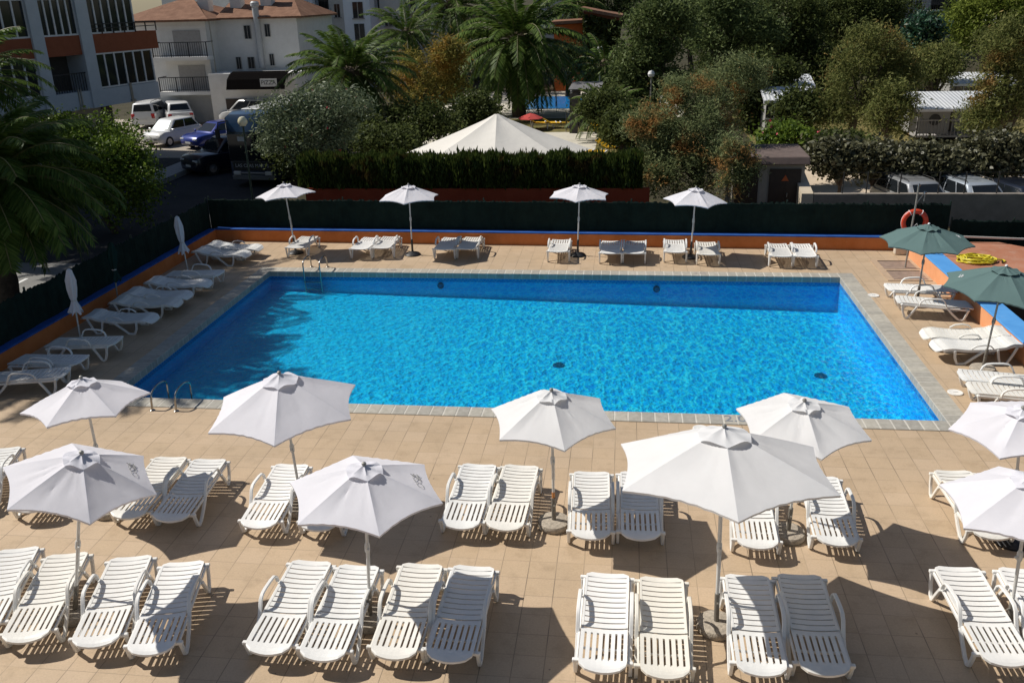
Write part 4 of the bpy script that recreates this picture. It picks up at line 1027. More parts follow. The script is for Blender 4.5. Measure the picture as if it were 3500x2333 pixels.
for (p0, p1) in ((1688, 1741), (1766, 1838)):
    a, c = aty(p0, 420, 33.0).x - (hl + hr) / 2, aty(p1, 420, 33.0).x - (hl + hr) / 2
    d = MB(); d.box(((a + c) / 2, -0.03, hz * 0.46), (c - a, 0.06, hz * 0.90)); d.box(((a + c) / 2, -0.065, hz * 0.46), (0.02, 0.012, hz * 0.88)); dd = d.build('door', MHDOOR, t)
    h_ = MB(); h_.box(((a + c) / 2 + 0.1, -0.085, hz * 0.45), (0.03, 0.05, 0.14)); h_.build('handle', MGAL, dd)
    if p0 == 1766:
        g = MB(); cx = (a + c) / 2; g.add([(cx - .13, -0.078, hz * 0.70), (cx + .13, -.078, hz * .70), (cx, -.078, hz * .70 + .22)], [(0, 1, 2)]); g.build('warning_sign', mat('orange_sign', (0.50, 0.10, 0.02), 0.6), dd)
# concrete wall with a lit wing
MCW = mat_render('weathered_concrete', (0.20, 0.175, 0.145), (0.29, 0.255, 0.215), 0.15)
cl = aty(1870, 445, 32.0); b = MB(); zt_ = aty(2100, 446, 32.0).z
t = empty('concrete_wall', (cl.x, 32.0, GZ)); tag(t, 'weathered concrete wall in front of the parked cars', 'wall')
b.box((10.0, 0.13, (zt_ - GZ) / 2), (20.0, 0.26, zt_ - GZ)); b.build('wall_body', MCW, t)
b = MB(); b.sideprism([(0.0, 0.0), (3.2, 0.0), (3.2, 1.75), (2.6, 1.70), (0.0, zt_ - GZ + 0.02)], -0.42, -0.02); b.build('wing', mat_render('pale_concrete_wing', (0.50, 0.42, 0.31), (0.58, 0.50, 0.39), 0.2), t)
for px in (1935, 1990, 2066, 2155, 2215, 2290):
    p = aty(px, 440, 32.1); b = MB(); b.tube([(p.x - cl.x, 0.13, zt_ - GZ - 0.05), (p.x - cl.x, 0.13, zt_ - GZ + 0.75)], 0.022, 7); b.build('fence_post', MKNOB, t)
for zz in (0.25, 0.5, 0.73):
    b = MB(); b.tube([(0.8, 0.13, zt_ - GZ + zz), (19.5, 0.13, zt_ - GZ + zz)], 0.005, 5); b.build('wire', MKNOB, t)

# globe street lamp
p = aty(578, 440, 30.6); q = aty(557, 279, 30.6)
t = empty('street_lamp', (p.x, 30.6, GZ)); tag(t, 'thin street lamp with a white globe beside the coach', 'street lamp')
b = MB(); b.tube([(0, 0, 0), (0, 0, 0.6)], 0.06, 10); b.tube([(0, 0, 0.6), (q.x - p.x, 0, q.z - GZ - 0.15)], 0.034, 10); b.build('pole', MPOST, t, smooth=True)
b = MB(); b.lathe([(0.02, -0.17), (0.10, -0.15), (0.16, -0.07), (0.17, 0.0), (0.15, 0.08), (0.09, 0.15), (0.01, 0.17)], 18, (q.x - p.x, 0, q.z - GZ)); b.build('globe', mat('milky_globe', (0.62, 0.58, 0.42), 0.2, var=0.1), t, smooth=True)
for (px, py, Y, lb) in ((1496, 170, 58.0, 'small white globe lamp among the dark trees'), (1378, 113, 70.0, 'small white globe lamp beside the ivy covered wall')):
    q = aty(px, py, Y); t = empty('garden_lamp', (q.x, Y, GZ)); tag(t, lb, 'garden lamp', 'globe lamps in the garden')
    b = MB(); b.tube([(0, 0, 0), (0, 0, q.z - GZ - 0.2)], 0.05, 8); b.build('pole', MGAL, t)
    b = MB(); b.lathe([(0.03, -0.22), (0.16, -0.16), (0.22, 0.0), (0.16, 0.16), (0.02, 0.22)], 16, (0, 0, q.z - GZ)); b.build('globe', MWHITE, t, smooth=True)

# white marquee behind the hedge
Yt = 37.6; ap = aty(1141, 262, Yt); el = aty(936, 345, Yt); Rr = (ap.x - el.x); ez = el.z - 0.05
t = empty('marquee', (ap.x, Yt, GZ)); tag(t, 'large cream white pyramid marquee roof behind the hedge', 'marquee')
rows = []; nseg = 8
for i in range(0, 9):
    r = i / 8; row = []
    for k in range(nseg):
        for j in range(6):
            s = j / 6; a0, a1 = 2 * PI * (k + .12) / nseg, 2 * PI * (k + 1.12) / nseg
            x = (math.cos(a0) * (1 - s) + math.cos(a1) * s) * Rr * max(r, .02); y = (math.sin(a0) * (1 - s) + math.sin(a1) * s) * Rr * max(r, .02)
            row.append((x, y, (ap.z - GZ) - (ap.z - ez) * r - 0.07 * math.sin(PI * r) * 4 * s * (1 - s) - 0.04 * math.sin(PI * r)))
    rows.append(row)
b = MB(); b.grid(rows, closed_u=True); b.build('roof', mat_cloth('cream_awning_cloth', (0.74, 0.71, 0.655), 0.08), t, smooth=True, sharp=4)
b = MB(); b.tube([(0, 0, 0), (0, 0, ap.z - GZ - 0.05)], 0.06, 10); b.build('mast', MGAL, t)
for k in range(nseg):
    a = 2 * PI * (k + .12) / nseg; b = MB(); b.tube([(Rr * .97 * math.cos(a), Rr * .97 * math.sin(a), 0), (Rr * .97 * math.cos(a), Rr * .97 * math.sin(a), ez - GZ - 0.03)], 0.035, 8); b.build('pole', MGAL, t)
# ================================================================= PALMS AND TREES
MTRUNK = mat('palm_trunk', (0.10, 0.075, 0.05), 0.95, var=0.4, scale=10.0, bump=0.8, bscale=14)
MFRUIT = mat('orange_fruit', (0.42, 0.17, 0.03), 0.7, var=0.3, scale=20)
def palm(base, top, Lf, nf, label, group='palm trees in the gardens', r0=0.26, spread=(80, -55), seed=1, leaf=0.42, fruit=0, pairs=60, wdt=0.042, old=0):
    rr = random.Random(seed); B = Vector(base); T = Vector(top)
    t = empty('palm_tree', base); tag(t, label, 'palm', group)
    b = MB(); k = 10; pts = []; rad = []
    for i in range(k + 1):
        f = i / k; p = (T - B) * f; pts.append((p.x, p.y, p.z)); rad.append(r0 * (1.15 - 0.25 * f) * (1 + 0.10 * (i % 2)))
    b.tube(pts, rad, 12); b.lathe([(r0 * 0.9, -0.7), (r0 * 1.6, -0.2), (r0 * 1.5, 0.15), (r0 * 0.5, 0.5)], 12, tuple(T - B)); b.build('trunk', MTRUNK, t, smooth=True)
    V = []; ra = MB()
    for i in range(nf):
        f = (i + 0.5) / nf; az = i * 2.39996 + rr.uniform(-.25, .25)
        el = R(spread[0] + (spread[1] - spread[0]) * f ** 0.9 + rr.uniform(-8, 8)); L = Lf * rr.uniform(0.82, 1.1) * (0.80 + 0.2 * math.sin(PI * f))
        hd = Vector((math.cos(az), math.sin(az), 0)); p = (T - B) + Vector((0, 0, 0.1)) + hd * r0 * 0.8; e_ = el; NS = 16; path = [p.copy()]; tang = []
        droop = R(rr.uniform(62, 92)) / NS * (0.9 if f < 0.6 else 0.6)
        for s in range(NS):
            d = hd * math.cos(e_) + Vector((0, 0, math.sin(e_))); p = p + d * (L / NS); path.append(p.copy()); tang.append(d); e_ = max(e_ - droop * (0.5 + 1.1 * s / NS), R(-88))
        tang.append(tang[-1]); sd = Vector((-hd.y, hd.x, 0))
        ra.tube(path, [0.030 * (1 - 0.85 * s / NS) + 0.004 for s in range(NS + 1)], 4)
        for q in range(pairs):
            u = 0.12 + 0.88 * (q + 0.5) / pairs; x = u * NS; j = min(int(x), NS - 1); g = x - j; c = path[j].lerp(path[j + 1], g); tg = tang[j].lerp(tang[j + 1], g).normalized(); nm = sd.cross(tg).normalized()
            ll = leaf * 1.15 * Lf / 4.0 * (0.45 + 0.75 * math.sin(PI * (0.15 + 0.80 * u))) * rr.uniform(0.85, 1.15); ww = wdt * Lf / 4.0
            for sg in (-1, 1):
                d = (sd * sg * 0.85 + tg * rr.uniform(0.45, 0.75) + nm * rr.uniform(-0.05, 0.30) + Vector((0, 0, -0.16))).normalized(); w = tg * ww
                tip = c + d * ll + Vector((0, 0, -0.10 * ll)); V.append((c - w * .6, c + d * ll * 0.5 + w, tip, c + d * ll * 0.5 - w))
    ra.build('leaf_stalks', mat('leaf_stalk', (0.16, 0.15, 0.055), 0.6), t)
    quads('fronds', np.array([[tuple(q) for q in v] for v in V]), LPALM, t)
    for i in range(fruit):
        az = rr.uniform(PI, 2 * PI); b = MB(); c = (T - B) + Vector((math.cos(az) * r0 * 2.2, math.sin(az) * r0 * 2.2, -0.35))
        for k in range(60):
            o = Vector((rr.gauss(0, .16), rr.gauss(0, .16), rr.gauss(-.15, .30))) * Lf / 4; b.tube([c + Vector((0, 0, .3)), c + o, c + o + Vector((0, 0, -.08))], 0.016, 4)
        b.build('fruit_cluster', MFRUIT, t)
    return t
def ground_at(px, py): p = at(px, py, GZ); return (p.x, p.y, GZ)
# foreground palm at the left edge, standing on the street side of the fence
pl0 = aty(-34, 425, 21.0)
palm((pl0.x - .2, 21.0, GZ), (pl0.x, 21.0, pl0.z), 3.15, 120, 'dark palm on the left whose fronds reach in from the photo edge', seed=3, r0=0.30, spread=(84, -52), pairs=70, leaf=0.50, wdt=0.040)
palm((-23.4, 29.0, GZ), (-22.8, 29.0, 5.4), 3.4, 50, 'smaller palm behind the dark left palm, fronds at the upper left', seed=9, r0=0.25, spread=(75, -25), pairs=44)
palm((-24.0, 23.2, GZ), (-23.8, 23.2, 12.0), 3.7, 74, 'unseen tall palm off to the left, added to shade the left deck', seed=41, r0=0.32, spread=(75, -55))  # these tall palms are unseen, added to shade the left deck and pool
palm((-24.0, 20.4, GZ), (-23.8, 20.4, 12.4), 4.3, 70, 'unseen tall palm off to the left, added to shade the near pool corner', seed=43, r0=0.32, spread=(75, -55))
palm((-23.9, 26.6, GZ), (-23.7, 26.6, 11.4), 3.5, 66, 'unseen tall palm off to the left, added to shade the far left loungers', seed=45, r0=0.32, spread=(75, -55))
b1 = at(815, 345, GZ); c1 = aty(805, 168, b1.y)
palm((b1.x, b1.y, GZ), (c1.x, c1.y, c1.z), 3.9, 78, 'tall green palm with orange fruit behind the flowering bush', seed=11, fruit=2, r0=0.42)
b2 = at(1192, 268, GZ); c2 = aty(1190, 92, b2.y)
palm((b2.x, b2.y, GZ), (c2.x, c2.y, c2.z), 5.6, 92, 'tallest drooping palm with orange fruit behind the marquee', seed=21, fruit=3, r0=0.42, spread=(80, -75))
for (px, py, Y, L, nf, sd, lb) in ((1035, 12, 80, 4.6, 54, 31, 'palm top between the two fruiting palms at the upper edge'), (935, 78, 74, 3.8, 48, 33, 'smaller palm right behind the tall green palm'),
                                   (1322, 8, 88, 4.4, 48, 35, 'palm crown at the upper edge right of the drooping palm'), (1390, 152, 66, 3.4, 40, 37, 'arching palm at the left of the dark tall trees'),
                                   (1395, 256, 52, 2.5, 40, 39, 'low grey green palm beside the pergola')):
    c = aty(px, py, Y); palm((c.x, Y, GZ), (c.x, Y, max(c.z, 0.6)), L, nf, lb, seed=sd, r0=0.3, pairs=46)
# ficus like tree by the street, oleander, tamarisks ...
fb = at(268, 535, GZ); Yf = fb.y
def yshift(lobes, dy): return [((c[0], c[1] + dy, c[2]), r) for c, r in lobes]
tree('street_tree', (fb.x, Yf, GZ), blob(70, 262, 318, 470, Yf, 7, 2, lumps=0.36) + blob(190, 325, 362, 520, Yf - .3, 6, 6, lumps=.4) + blob(60, 262, 200, 390, Yf, 3, 5), 30000, 0.125, LFICUS, 'round bright green tree beside the dark left palm', aspect=0.55, clump=0.22, r0=0.15, shell=0.5)
Yo = 36.0; bo = aty(712, 420, Yo)
tree('oleander_bush', (bo.x, Yo, GZ), blob(602, 205, 790, 395, Yo, 7, 4, lumps=0.40) + blob(700, 190, 840, 320, Yo + .3, 4, 8), 15000, 0.17, LOLEANDER, 'large grey green flowering bush at the left end of the hedge', cat='bush', aspect=0.30, clump=0.25, r0=0.12, extra=(LPINK, 26, 0.13))
Yt1 = 35.2; bt = at(1610, 478, GZ)
tam = blob(1468, 165, 1700, 400, Yt1, 7, 11, lumps=0.40) + blob(1590, 125, 1765, 250, Yt1 + .8, 4, 12) + blob(1470, 320, 1690, 462, Yt1 - .7, 6, 13) + blob(1435, 245, 1560, 345, Yt1, 4, 14) + blob(1445, 330, 1545, 455, Yt1 - .4, 4, 15) + blob(1640, 300, 1735, 462, 32.55, 5, 16, ry=.5)
tree('tamarisk', (bt.x, Yt1, GZ), tam, 54000, 0.14, LTAM, 'big feathery tamarisk with rusty patches left of the hut', 'tamarisk trees', aspect=0.26, droop=0.3, clump=0.20, r0=0.22, per=40)
def photo_tree(name, box, Y, n, leaf, m, label, group, k=6, seed=0, trunkpx=None, more=(), gz=None, **kw):
    L = blob(*box, Y, k, seed)
    for bx in more: L += blob(*bx, Y + random.uniform(-.6, .6), 3, seed + 3)
    tx = aty(trunkpx if trunkpx else (box[0] + box[2]) / 2, box[3], Y).x
    return tree(name, (tx, Y, GZ if gz is None else gz), L, n, leaf, m, label, group, **kw)
photo_tree('tamarisk', (1885, 100, 2085, 290), 50, 19000, 0.20, LTAMG, 'feathery tamarisk with orange tinted top between the mobile homes', 'tamarisk trees', seed=21, trunkpx=1945, more=((1915, 50, 2085, 170), (1862, 215, 1960, 310), (2020, 120, 2120, 230)), aspect=0.28, droop=0.4, clump=0.28, r0=0.25)
photo_tree('tamarisk', (1990, 180, 2112, 325), 48, 8000, 0.20, LTAMG, 'olive feathery tree in front of the white roofed mobile home', 'tamarisk trees', seed=23, trunkpx=2040, aspect=0.28, droop=0.4, clump=0.26, r0=0.16)
photo_tree('tamarisk', (2225, 105, 2400, 330), 47, 18000, 0.20, LTAMG, 'large olive tamarisk at the right edge of the photo', 'tamarisk trees', seed=25, trunkpx=2320, more=((2240, 30, 2400, 150), (2205, 210, 2300, 330)), aspect=0.28, droop=0.4, clump=0.28, r0=0.25)
photo_tree('tamarisk', (2085, 95, 2215, 205), 58, 7500, 0.24, LTAMG, 'olive feathery tree above the white mobile home roof', 'tamarisk trees', seed=27, aspect=0.3, droop=0.4, clump=0.3)
photo_tree('broadleaf_tree', (2070, 28, 2165, 175), 62, 6500, 0.26, mat_leaf('blue_green_leaf', (0.012, 0.042, 0.022), (0.05, 0.12, 0.06), gloss=0.6, trans=0.15, rough=0.35), 'glossy blue green tree between the olive trees', None, seed=29, aspect=0.5, clump=0.3)
photo_tree('broadleaf_tree', (2150, -30, 2380, 130), 66, 12000, 0.27, LYEL, 'light green tree at the upper right corner', None, seed=31, aspect=0.4, clump=0.35, droop=0.2)
photo_tree('tamarisk', (905, 105, 1065, 290), 58, 11000, 0.24, LTAMY, 'yellow and orange autumn tree between the two fruiting palms', 'tamarisk trees', seed=33, aspect=0.3, droop=0.2, clump=0.3, more=((1000, 85, 1070, 180),))
gp = 'tall dark trees across the back'
for (bx, Y, n, m, lb, sd, mo) in (
    ((1405, 60, 1585, 300), 60, 13000, LEUC, 'tall dull green tree left of the big tamarisk', 41, ((1440, -20, 1600, 120), (1400, 150, 1480, 260))),
    ((1560, -30, 1760, 160), 68, 12000, LEUC, 'grey green tree crown above the big tamarisk', 43, ((1680, 20, 1800, 140),)),
    ((1700, -40, 1900, 150), 74, 12000, LDARK, 'dark drooping tree behind the left mobile home', 45, ((1790, 60, 1890, 200),)),
    ((1860, -40, 2080, 110), 78, 11000, LDARK, 'dark tree at the upper edge behind the orange tinted tamarisk', 47, ()),
    ((1330, -60, 1480, 60), 92, 7000, LEUC, 'far tree crown above the ivy covered wall', 49, ()),
    ((1480, -80, 1700, 130), 98, 9000, LDARK, 'far dark tree filling the gap above the big tamarisk', 91, ()), ((1690, -90, 1940, 200), 100, 11000, LDARK, 'far dark tree behind the drooping dark tree', 93, ()),
    ((1900, -60, 2120, 190), 92, 11000, LDARK, 'far dark tree behind the orange tinted tamarisk', 95, ()), ((2100, 20, 2250, 200), 90, 8000, LEUC, 'dull tree behind the glossy blue green tree', 97, ()), ((2220, -60, 2420, 200), 95, 9000, LEUC, 'dull tree behind the light green corner tree', 98, ()),
    ((1850, 110, 1965, 225), 72, 7000, LDARK, 'dark tree right behind the left mobile home', 89, ()), ((1690, 110, 1768, 300), 54.5, 7000, LDARK, 'dark tree directly left of the left mobile home', 87, ()), ((1790, 205, 1880, 300), 50.5, 2600, LDARK, 'small dark tree in front of the left mobile home', 85, ()), ((1400, 250, 1460, 335), 47, 3500, LDARK, 'small dark tree at the left edge of the big tamarisk', 86, ()), ((1560, 100, 1800, 260), 84, 8000, LDARK, 'dark tree low behind the big tamarisk', 99, ())):
    photo_tree('dark_tree', bx, Y, int(n * 1.5), 0.27, m, lb, gp, seed=sd, more=mo, aspect=0.4, droop=0.35, clump=0.38, r0=0.3)
for (bx, Y, lb, sd) in (((1745, 140, 1830, 200), 60, 'bushy dark tree left of the mobile home roof', 51), ((1050, 215, 1145, 300), 50, 'dark bush below the drooping palm', 53), ((880, 230, 1060, 330), 47, 'dark bush under the yellow tree', 55),
                        ((820, 300, 960, 345), 40, 'low dark shrub behind the hedge, left of the marquee', 57), ((1340, 205, 1440, 300), 50, 'dark shrub beside the low grey palm', 59), ((700, 230, 850, 330), 44, 'dark shrub under the tall green palm', 61), ((960, 150, 1060, 250), 66, 'dark tree behind the yellow tree', 62), ((1255, 100, 1350, 195), 76, 'dark bushes below the orange building', 63), ((1390, 120, 1480, 230), 72, 'dark bushes right of the ivy covered wall', 64), ((1060, 60, 1150, 200), 90, 'dark tree behind the drooping palm', 65), ((640, 300, 720, 400), 39, 'dark shrub behind the flowering bush', 66)):
    photo_tree('dark_shrub', bx, Y, 7500, 0.20, LDARK, lb, 'dark shrubs under the palms', seed=sd, cat='bush', aspect=0.45, clump=0.3)
for (bx, Y, lb, sd, tp) in (((1868, 325, 1965, 400), 39, 'broad leaved tree at the left end of the row by the cars', 71, 1937), ((1950, 335, 2065, 405), 39.3, 'broad leaved tree, second from left in the row by the cars', 73, 2010),
                            ((2060, 335, 2200, 405), 39, 'broad leaved tree above the left silver car', 75, 2130), ((2190, 310, 2380, 410), 39.4, 'broad leaved tree above the right silver car', 77, 2290)):
    photo_tree('mulberry_tree', bx, Y, 8000, 0.20, LMULB, lb, 'low broad leaved trees along the parking lot', seed=sd, trunkpx=tp, aspect=0.62, clump=0.26, flat=0.3, r0=0.10, gz=PZ)
photo_tree('shrub', (1745, 288, 1870, 345), 43, 4500, 0.2, LFICUS, 'green shrub with pink flowers behind the hut', None, seed=81, cat='bush', aspect=0.5, extra=(LPINK, 60, 0.16), clump=0.25, trunk=False)
photo_tree('shrub', (1855, 310, 2010, 345), 44, 4500, 0.2, LDARK, 'low dark shrub row in front of the left mobile home', None, seed=83, cat='bush', aspect=0.5, clump=0.25, trunk=False)
# ================================================================= VEHICLES
MGLASS = None
def mat_glass():
    m, nt, out = _nt('dark_car_glass'); principled(nt, out, (0.012, 0.015, 0.018), 0.06, 0, 0.6); return m
MGLASS = mat_glass(); MTYRE = mat('tyre_rubber', (0.015, 0.015, 0.016), 0.85); MRIM = mat('alloy_rim', (0.45, 0.45, 0.46), 0.3, 0.8); MLAMP = mat('lamp_glass', (0.62, 0.62, 0.60), 0.12); MTAIL = mat('red_lamp', (0.50, 0.02, 0.02), 0.25); MPLATE = mat('number_plate', (0.62, 0.62, 0.60), 0.6); MTRIM = mat('black_trim', (0.02, 0.02, 0.021), 0.5)
def paint(name, c, metal=0.0):
    m, nt, out = _nt(name); v = coords(nt)
    col = ramp(nt, noise(nt, v, 3.0, 3.0), [(0.3, tuple(x * 0.93 for x in c)), (0.7, c)])
    p = principled(nt, out, col, 0.28, metal, 0.5); p.inputs['Coat Weight'].default_value = 0.6; p.inputs['Coat Roughness'].default_value = 0.06; return m
def ring_pts(w, z0, z1, tuck=0.86):
    return [(-w * 0.92, z0), (w * 0.92, z0), (w * 0.985, z0 + 0.10), (w, z0 + (z1 - z0) * 0.45), (w * 0.985, z0 + (z1 - z0) * 0.72), (w * 0.95, z1 - 0.04), (w * tuck, z1), (-w * tuck, z1), (-w * 0.95, z1 - 0.04), (-w * 0.985, z0 + (z1 - z0) * 0.72), (-w, z0 + (z1 - z0) * 0.45), (-w * 0.985, z0 + 0.10)]
def car(loc, head, L, W, H, style, pm, label, group='parked cars', rack=False, gz=GZ):
    "style: dict of fractions; y runs forward"
    t = empty('parked_car', (loc[0], loc[1], gz), head); tag(t, label, 'car', group)
    hw = W / 2; zb = 0.24; belt = H * style.get('belt', 0.60); hood = H * style.get('hood', 0.58); boot = H * style.get('boot', 0.62)
    yr, yf = -L / 2, L / 2; c = style['cab']                       # cabin: rear base, rear top, front top, front base (fractions of L from the rear)
    y0, y1, y2, y3 = [yr + f * L for f in c]
    b = MB(); rows = []
    for (y, wf, lo, hi) in ((yr, 0.86, 0.36, boot * 0.80), (yr + 0.06, 0.95, 0.28, boot * 0.93), (yr + 0.25, 1.0, zb, boot * 0.985), (max(y0, yr + .35), 1.0, zb, belt), (y3, 1.0, zb, belt), (y3 + (yf - y3) * 0.5, 0.99, zb, hood), (yf - 0.22, 0.95, zb, hood * 0.92), (yf - 0.06, 0.88, 0.27, hood * 0.80), (yf, 0.78, 0.34, hood * 0.66)):
        rows.append([(x, y, z) for x, z in ring_pts(hw * wf, lo, hi)])
    b.grid(rows, closed_u=True); k = len(b.v); nn = 12
    b.f.append(tuple(range(nn))); b.f.append(tuple(range(k - 1, k - nn - 1, -1)))
    wb, wt = hw * 0.90, hw * 0.72; zt_ = H
    def cab_ring(f):   # 0 base .. 1 top
        w = wb + (wt - wb) * f; z = belt - 0.03 + (zt_ - belt + 0.03) * f
        return w, z, y0 + (y1 - y0) * f, y3 + (y2 - y3) * f
    rows = []
    for f, ins in ((0, 0), (0.55, 0), (0.88, 0), (0.97, 0.05), (1.0, 0.16)):
        w, z, a, d = cab_ring(f); w -= ins * 0.8; a += ins; d -= ins; q = 0.10
        rows.append([(-w + q, a, z), (w - q, a, z), (w, a + q, z), (w, d - q, z), (w - q, d, z), (-w + q, d, z), (-w, d - q, z), (-w, a + q, z)])
    b.grid(rows, closed_u=True); k = len(b.v); b.f.append(tuple(range(k - 8, k)))
    body = b.build('body', pm, t, smooth=True, sharp=40)
    def pane(name, pts, mm=MGLASS, off=(0, 0, 0)):
        P = [Vector(p) for p in pts]; cc = sum(P, Vector()) / len(P); nrm = (P[1] - P[0]).cross(P[2] - P[0]).normalized()
        if nrm.dot(cc - Vector((0, (y1 + y2) / 2, belt + 0.2))) < 0: nrm = -nrm
        g = MB(); g.add([p + nrm * 0.012 for p in P] + [p - nrm * 0.01 for p in P], [tuple(range(len(P)))] + [(i, (i + 1) % len(P), len(P) + (i + 1) % len(P), len(P) + i) for i in range(len(P))]); return g.build(name, mm, t)
    def cp(f, side, end, ix, iy):
        w, z, a, d = cab_ring(f); return (side * (w - ix), (a + iy) if end == 0 else (d - iy), z)
    lo, hi = 0.18, 0.86
    pane('windscreen', [(-cab_ring(lo)[0] + .12, cab_ring(lo)[3], cab_ring(lo)[1]), (cab_ring(lo)[0] - .12, cab_ring(lo)[3], cab_ring(lo)[1]), (cab_ring(hi)[0] - .14, cab_ring(hi)[3], cab_ring(hi)[1]), (-cab_ring(hi)[0] + .14, cab_ring(hi)[3], cab_ring(hi)[1])], style.get('screen', MGLASS))
    lr = 0.30
    pane('rear_window', [(-cab_ring(lr)[0] + .12, cab_ring(lr)[2], cab_ring(lr)[1]), (cab_ring(lr)[0] - .12, cab_ring(lr)[2], cab_ring(lr)[1]), (cab_ring(hi)[0] - .14, cab_ring(hi)[2], cab_ring(hi)[1]), (-cab_ring(hi)[0] + .14, cab_ring(hi)[2], cab_ring(hi)[1])])
    wl0, zl0, a0, d0 = cab_ring(0.20); wl1, zl1, a1, d1 = cab_ring(0.86); ns = style.get('panes', 2)
    for side in (-1, 1):
        for i in range(ns):
            f0, f1 = i / ns, (i + 1) / ns; g0 = 0.16; gp = 0.035
            pa = lambda f, a, d: a + g0 + (d - a - 2 * g0) * f
            pane('side_window', [(side * wl0, pa(f0, a0, d0) + gp, zl0), (side * wl0, pa(f1, a0, d0) - gp, zl0), (side * wl1, pa(f1, a1, d1) - gp, zl1), (side * wl1, pa(f0, a1, d1) + gp, zl1)])
        for yy in (yr + L * 0.18, yf - L * 0.18):
            wr = H * 0.205; rows = [(wr * 0.55, -0.10), (wr * 0.96, -0.11), (wr, -0.06), (wr, 0.06), (wr * 0.96, 0.11), (wr * 0.6, 0.10)]
            g = MB(); g.lathe(rows, 20); wh = g.build('wheel', MTYRE, t, smooth=True, sharp=30); wh.location = (side * (hw - 0.10), yy, wr); wh.rotation_euler = (0, R(90), 0)
            g = MB(); g.lathe([(wr * 0.62, 0.085), (wr * 0.60, 0.108), (wr * 0.2, 0.10), (wr * .15, 0.115)] if side > 0 else [(wr * .15, -0.115), (wr * 0.2, -0.10), (wr * 0.60, -0.108), (wr * 0.62, -0.085)], 10); g.build('rim', MRIM, wh)
        g = MB(); g.box((side * hw * 0.66, yf - 0.10, hood * 0.72), (hw * 0.42, 0.16, 0.13)); g.build('headlight', MLAMP, t, bevel=0.03)
        g = MB(); g.box((side * hw * 0.76, yr + 0.05, boot * 0.80), (hw * 0.26, 0.10, style.get('tail', 0.16))); g.build('tail_light', MTAIL, t, bevel=0.02)
        g = MB(); g.box((side * (hw + 0.08), y3 - 0.22, belt + 0.06), (0.17, 0.09, 0.12)); g.build('mirror', pm, t, bevel=0.03)
    g = MB(); g.box((0, yf - 0.02, 0.50 if H > 1.6 else 0.43), (0.50, 0.05, 0.11)); g.build('number_plate', MPLATE, t)
    g = MB(); g.box((0, yr + 0.005, boot * 0.62), (0.50, 0.05, 0.11)); g.build('number_plate', MPLATE, t)
    g = MB(); g.box((0, yf - 0.05, hood * 0.52), (hw * 1.1, 0.10, 0.14)); g.box((0, yf - 0.06, 0.34), (hw * 1.2, 0.10, 0.10)); g.build('grille', MTRIM, t, bevel=0.02)
    g = MB(); g.box((0, yr + 0.03, 0.36), (hw * 1.55, 0.10, 0.16)); g.build('bumper', MTRIM if style.get('darkbump') else pm, t, bevel=0.03)
    if rack:
        for side in (-1, 1):
            g = MB(); g.tube([(side * (wt - .08), y1 + .1, H - .02), (side * (wt - .08), y1 + .25, H + .06), (side * (wt - .08), y2 - .25, H + .06), (side * (wt - .08), y2 - .1, H - .02)], 0.018, 6); g.build('roof_rail', MTRIM, t)
    return t
PWHITE = paint('white_car_paint', (0.72, 0.72, 0.71)); PBLUE = paint('deep_blue_paint', (0.016, 0.035, 0.24), 0.2); PDARK = paint('dark_blue_black_paint', (0.012, 0.016, 0.028), 0.2); PSILV = paint('silver_paint', (0.42, 0.43, 0.44), 0.5); PWHITE2 = paint('soft_white_paint', (0.62, 0.62, 0.61))
HATCH = dict(cab=(0.02, 0.16, 0.60, 0.80), belt=0.60, hood=0.60, boot=0.66)
SUV = dict(cab=(0.02, 0.12, 0.58, 0.76), belt=0.60, hood=0.60, boot=0.66, darkbump=True)
VAN = dict(cab=(0.01, 0.06, 0.66, 0.84), belt=0.56, hood=0.52, boot=0.62, panes=3)
COUPE = dict(cab=(0.14, 0.34, 0.58, 0.76), belt=0.62, hood=0.60, boot=0.66)
WAGON = dict(cab=(0.02, 0.10, 0.60, 0.78), belt=0.58, hood=0.56, boot=0.62, panes=3)
SUNSHADE = mat('windscreen_sunshade', (0.12, 0.42, 0.46), 0.4, var=0.3, scale=4)
def fz(px, py, rz, L):
    global p; q = at(px, py, GZ); p = Vector((q.x + math.sin(rz) * L / 2, q.y - math.cos(rz) * L / 2, 0))
def rz_(px, py, rz, L):
    global p; q = at(px, py, GZ); p = Vector((q.x - math.sin(rz) * L / 2, q.y + math.cos(rz) * L / 2, 0))
def heading(a, b): d = Vector(b) - Vector(a); return math.atan2(-d.x, d.y)
fz(350, 340, R(163), 3.6); car((p.x, p.y), R(163), 3.6, 1.65, 1.52, dict(HATCH, screen=SUNSHADE), PWHITE, 'white hatchback with a bright sunshade in its windscreen')
fz(434, 345, R(150), 4.4); car((p.x, p.y), R(150), 4.4, 1.8, 1.40, COUPE, PBLUE, 'shiny blue car beside the white hatchback')
fz(436, 404, R(143), 4.5); car((p.x, p.y), R(143), 4.5, 1.9, 1.72, SUV, PDARK, 'dark blue black off-road car in the shade')
rz_(333, 297, R(12), 4.2); car((p.x, p.y), R(12), 4.2, 1.75, 1.72, dict(VAN, tail=0.35), PWHITE, 'white van seen from behind in front of the white house', rack=True)
rz_(420, 294, R(32), 4.4); car((p.x, p.y), R(32), 4.4, 1.82, 1.66, SUV, PWHITE, 'white off-road car seen from behind below the balconies')
p = at(585, 264, 0.5); car((p.x, p.y), R(84), 4.7, 1.85, 1.75, VAN, PWHITE2, 'grey white minivan parked side on by the restaurant')
p = at(2108, 415, 0.45); car((p.x, p.y), R(192), 4.5, 1.75, 1.50, WAGON, PSILV, 'silver estate car behind the concrete wall, left one', rack=True, gz=PZ)
